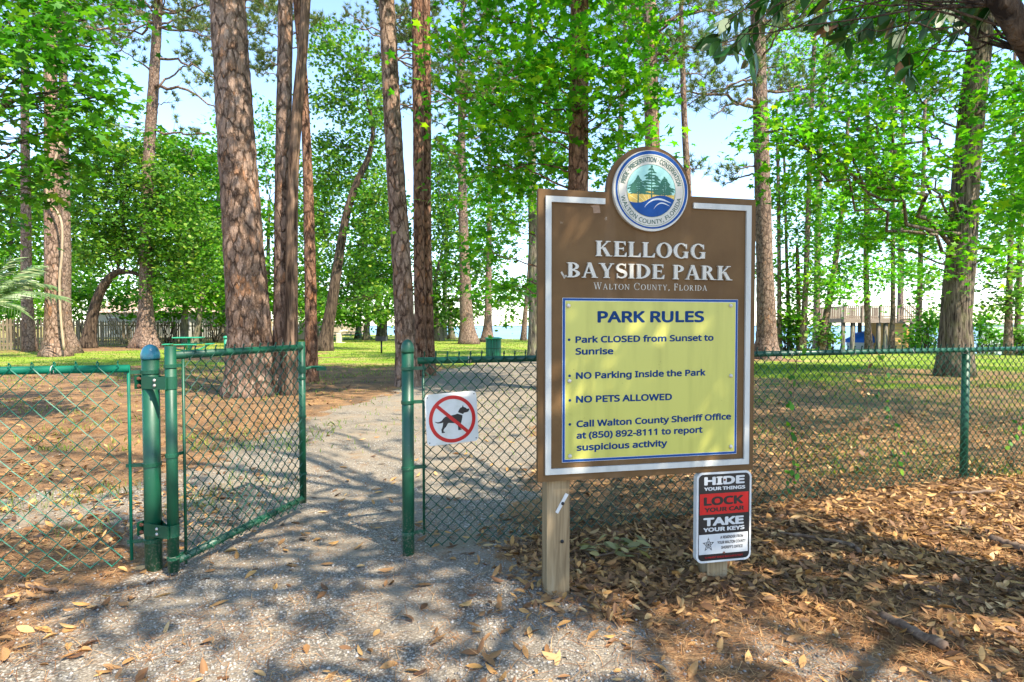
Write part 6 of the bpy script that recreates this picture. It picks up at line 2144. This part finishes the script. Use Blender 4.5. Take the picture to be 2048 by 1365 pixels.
FOLD = [(0, -.5, 0), (.13, -.22, .05), (.17, .08, .07), (.10, .33, .04), (0, .5, .03), (-.10, .33, .04), (-.17, .08, .07), (-.13, -.22, .05)]


def dry_leaves(rng, xy, size, lift, tilt):
    n = len(xy)
    P = np.c_[xy, gz(xy[:, 0], xy[:, 1]) + lift * rng.rand(n) + .004]
    N = rng.normal(size=(n, 3)) * tilt; N[:, 2] = 1
    N /= np.linalg.norm(N, axis=1)[:, None]
    T = rng.normal(size=(n, 3)); T -= N * (T * N).sum(1)[:, None]; T /= np.linalg.norm(T, axis=1)[:, None]
    B = np.cross(N, T)
    s = size * (.55 + .75 * rng.rand(n))
    fo = FOLD
    K = np.array(fo)
    bend = rng.normal(size=n) * .35
    wd = .75 + .6 * rng.rand(n); cup = rng.uniform(-1, 1.6, n)
    V = P[:, None] + s[:, None, None] * (K[None, :, 1, None] * T[:, None] + (K[None, :, 0] * wd[:, None])[..., None] * B[:, None]
                                        + (K[None, :, 2] * cup[:, None] + bend[:, None] * K[None, :, 1] ** 2)[..., None] * N[:, None])
    V = V.reshape(-1, 3)
    half = np.array([0, 1, 2, 3, 4, 0, 4, 5, 6, 7])
    L = (np.arange(n)[:, None] * 8 + half[None]).ravel()
    return V, np.full(2 * n, 5), L


rng = RS(301)
cl = Cloud()
lk = lambda x, y: zones(x, y)[2] * np.clip(.25 + .75 * sstep(2.3, 3.6, y + .25 * x) + (fbm(x * 2.5, y * 2.5, 55) - .5) * .9, .03, 1)
xy = scatter(rng, 9000, -7, 9, 2.0, 9, lk)
cl.add(*dry_leaves(rng, xy, .07, .03, .4))
xy = scatter(rng, 7000, -7, 9, 2.0, 9, lk)
cl.add(*dry_leaves(rng, xy, .045, .022, .5))
xy = scatter(rng, 900, -4, 5, 1.9, 7, lambda x, y: .25 + .6 * (vnoise(x * 2, y * 2, 77) > .6))
cl.add(*dry_leaves(rng, xy, .078, .012, .3))
xy = scatter(rng, 2500, -14, 14, 5, 16, lambda x, y: .5 * (1 - zones(x, y)[0]))
cl.add(*dry_leaves(rng, xy, .085, .02, .4))
tag(cl.build('leaf_litter', M['dry_leaf']), None, None, kind='stuff')

# pine straw
def straw_arrays(rng, xy, ln, w):
    n = len(xy)
    P = np.c_[xy, gz(xy[:, 0], xy[:, 1]) + .003 + .018 * rng.rand(n)]
    a = rng.rand(n) * 2 * pi
    d = np.stack([np.cos(a), np.sin(a), rng.normal(size=n) * .06], -1)
    s = np.stack([-np.sin(a), np.cos(a), np.zeros(n)], -1)
    L = (ln * (.5 + .7 * rng.rand(n)))[:, None]
    c = (rng.normal(size=n) * .12)[:, None] * L
    V = np.stack([P - d * L / 2, P - d * L / 2 + s * w, P + s * (c + w), P + d * L / 2, P + s * c], 1).reshape(-1, 3)
    return V, np.full(n, 5), np.arange(n * 5)


rng = RS(302)
cl = Cloud()
straw_keep = lambda x, y: np.clip(1 - zones(x, y)[0] * .86, 0, 1) * np.clip(.35 + fbm(x * 1.2, y * 1.2, 91), 0, 1)
cl.add(*straw_arrays(rng, scatter(rng, 34000, -9, 9, 1.9, 9, straw_keep), .13, .0022))
xs_ = scatter(rng, 3500, -4, 3, 1.9, 6, lambda x, y: (fbm(x * 1.6, y * 1.6, 61) > .55) * 1.0); cl.add(*straw_arrays(rng, xs_, .12, .0019))
xs_ = straw_arrays(rng, scatter(rng, 5000, -6, 9, 1.9, 6, lk), .12, .0017); xs_[0][:, 2] += .025; cl.add(*xs_)
cl.add(*straw_arrays(rng, scatter(rng, 16000, -16, 16, 7, 18, straw_keep), .17, .006))
tag(cl.build('pine_straw', M['straw']), None, None, kind='stuff')

# crushed stone
rng = RS(303)
t = NT('crushed_stone')
g = t.n('ShaderNodeNewGeometry')
c = t.ramp(g.outputs['Random Per Island'], [(0, (.11, .10, .09)), (.35, (.2, .18, .155)), (.7, (.29, .265, .225)), (.95, (.4, .37, .33)), (1, (.42, .31, .2))])
M['stone'] = t.done(t.pbr(c, .75))
xy = scatter(rng, 26000, -6, 4.5, 1.9, 7, lambda x, y: np.clip(zones(x, y)[0] * (.25 + .9 * (fbm(x * 1.7, y * 1.7, 95) > .47)), 0, 1) * .9 + .02)
n = len(xy)
base = np.array([(1, 0, 0), (.3, .95, .1), (-.8, .6, 0), (-.85, -.5, .1), (.2, -1, 0), (.15, .05, .75), (0, 0, -.5)])
tri = np.array([(0, 1, 5), (1, 2, 5), (2, 3, 5), (3, 4, 5), (4, 0, 5), (1, 0, 6), (2, 1, 6), (3, 2, 6), (4, 3, 6), (0, 4, 6)])
a = rng.rand(n) * 2 * pi
s = .003 + .0075 * rng.rand(n) ** 2.6
Vb = base[None] * (1 + .35 * (rng.rand(n, 7, 3) - .5)) * s[:, None, None]
X = Vb[..., 0] * np.cos(a)[:, None] - Vb[..., 1] * np.sin(a)[:, None]
Y = Vb[..., 0] * np.sin(a)[:, None] + Vb[..., 1] * np.cos(a)[:, None]
V = np.stack([X + xy[:, 0:1], Y + xy[:, 1:2], Vb[..., 2] + (gz(xy[:, 0], xy[:, 1]) + s * .12)[:, None]], -1).reshape(-1, 3)
L = (np.arange(n)[:, None, None] * 7 + tri[None]).reshape(-1)
st = fast_mesh('gravel', V, np.full(n * 10, 3), L, M['stone'])
tag(st, None, None, kind='stuff')

# grass
rng = RS(304)
def grass_arrays(rng, xy, h, w):
    n = len(xy)
    P = np.c_[xy, gz(xy[:, 0], xy[:, 1]) - .005]
    a = rng.rand(n) * 2 * pi
    s = np.stack([np.cos(a), np.sin(a), np.zeros(n)], -1) * w[:, None]
    H = h * (.5 + .8 * rng.rand(n))
    ben = rng.normal(size=(n, 2)) * H[:, None] * .5
    mid = P + np.c_[ben * .35, H * .6]; tip = P + np.c_[ben, H]
    V = np.stack([P - s, P + s, mid + s * .7, tip, mid - s * .7], 1).reshape(-1, 3)
    return V, np.full(n, 5), np.arange(n * 5)


cl = Cloud()
gk = lambda x, y: zones(x, y)[1] * np.clip(.2 + fbm(x * .8, y * .8, 97), 0, 1) * (shore(x, y) < -1)
xy = scatter(rng, 30000, -16, 16, 6, 20, gk); cl.add(*grass_arrays(rng, xy, .06, .0035 + xy[:, 1] * .0002))
xy = scatter(rng, 36000, -40, 34, 18, 62, gk); cl.add(*grass_arrays(rng, xy, .055, xy[:, 1] * .0005))
xy = scatter(rng, 1100, -12, -2.2, 6, 12, lambda x, y: (fbm(x * .9, y * .9, 15) > .55) * 1.0); cl.add(*grass_arrays(rng, xy, .07, .002 + xy[:, 1] * .0003))
xy = scatter(rng, 2600, 2, 10, 5, 12, lambda x, y: (fbm(x * .9, y * .9, 16) > .52) * 1.0); cl.add(*grass_arrays(rng, xy, .06, .002 + xy[:, 1] * .0003))
xy = scatter(rng, 500, -4.2, -1.8, 2.6, 5, lambda x, y: (vnoise(x * 2.2, y * 2.2, 12) > .62) * 1.0); cl.add(*grass_arrays(rng, xy, .11, np.full(len(xy), .0016)))
tag(cl.build('grass', M['grass']), None, None, kind='stuff')
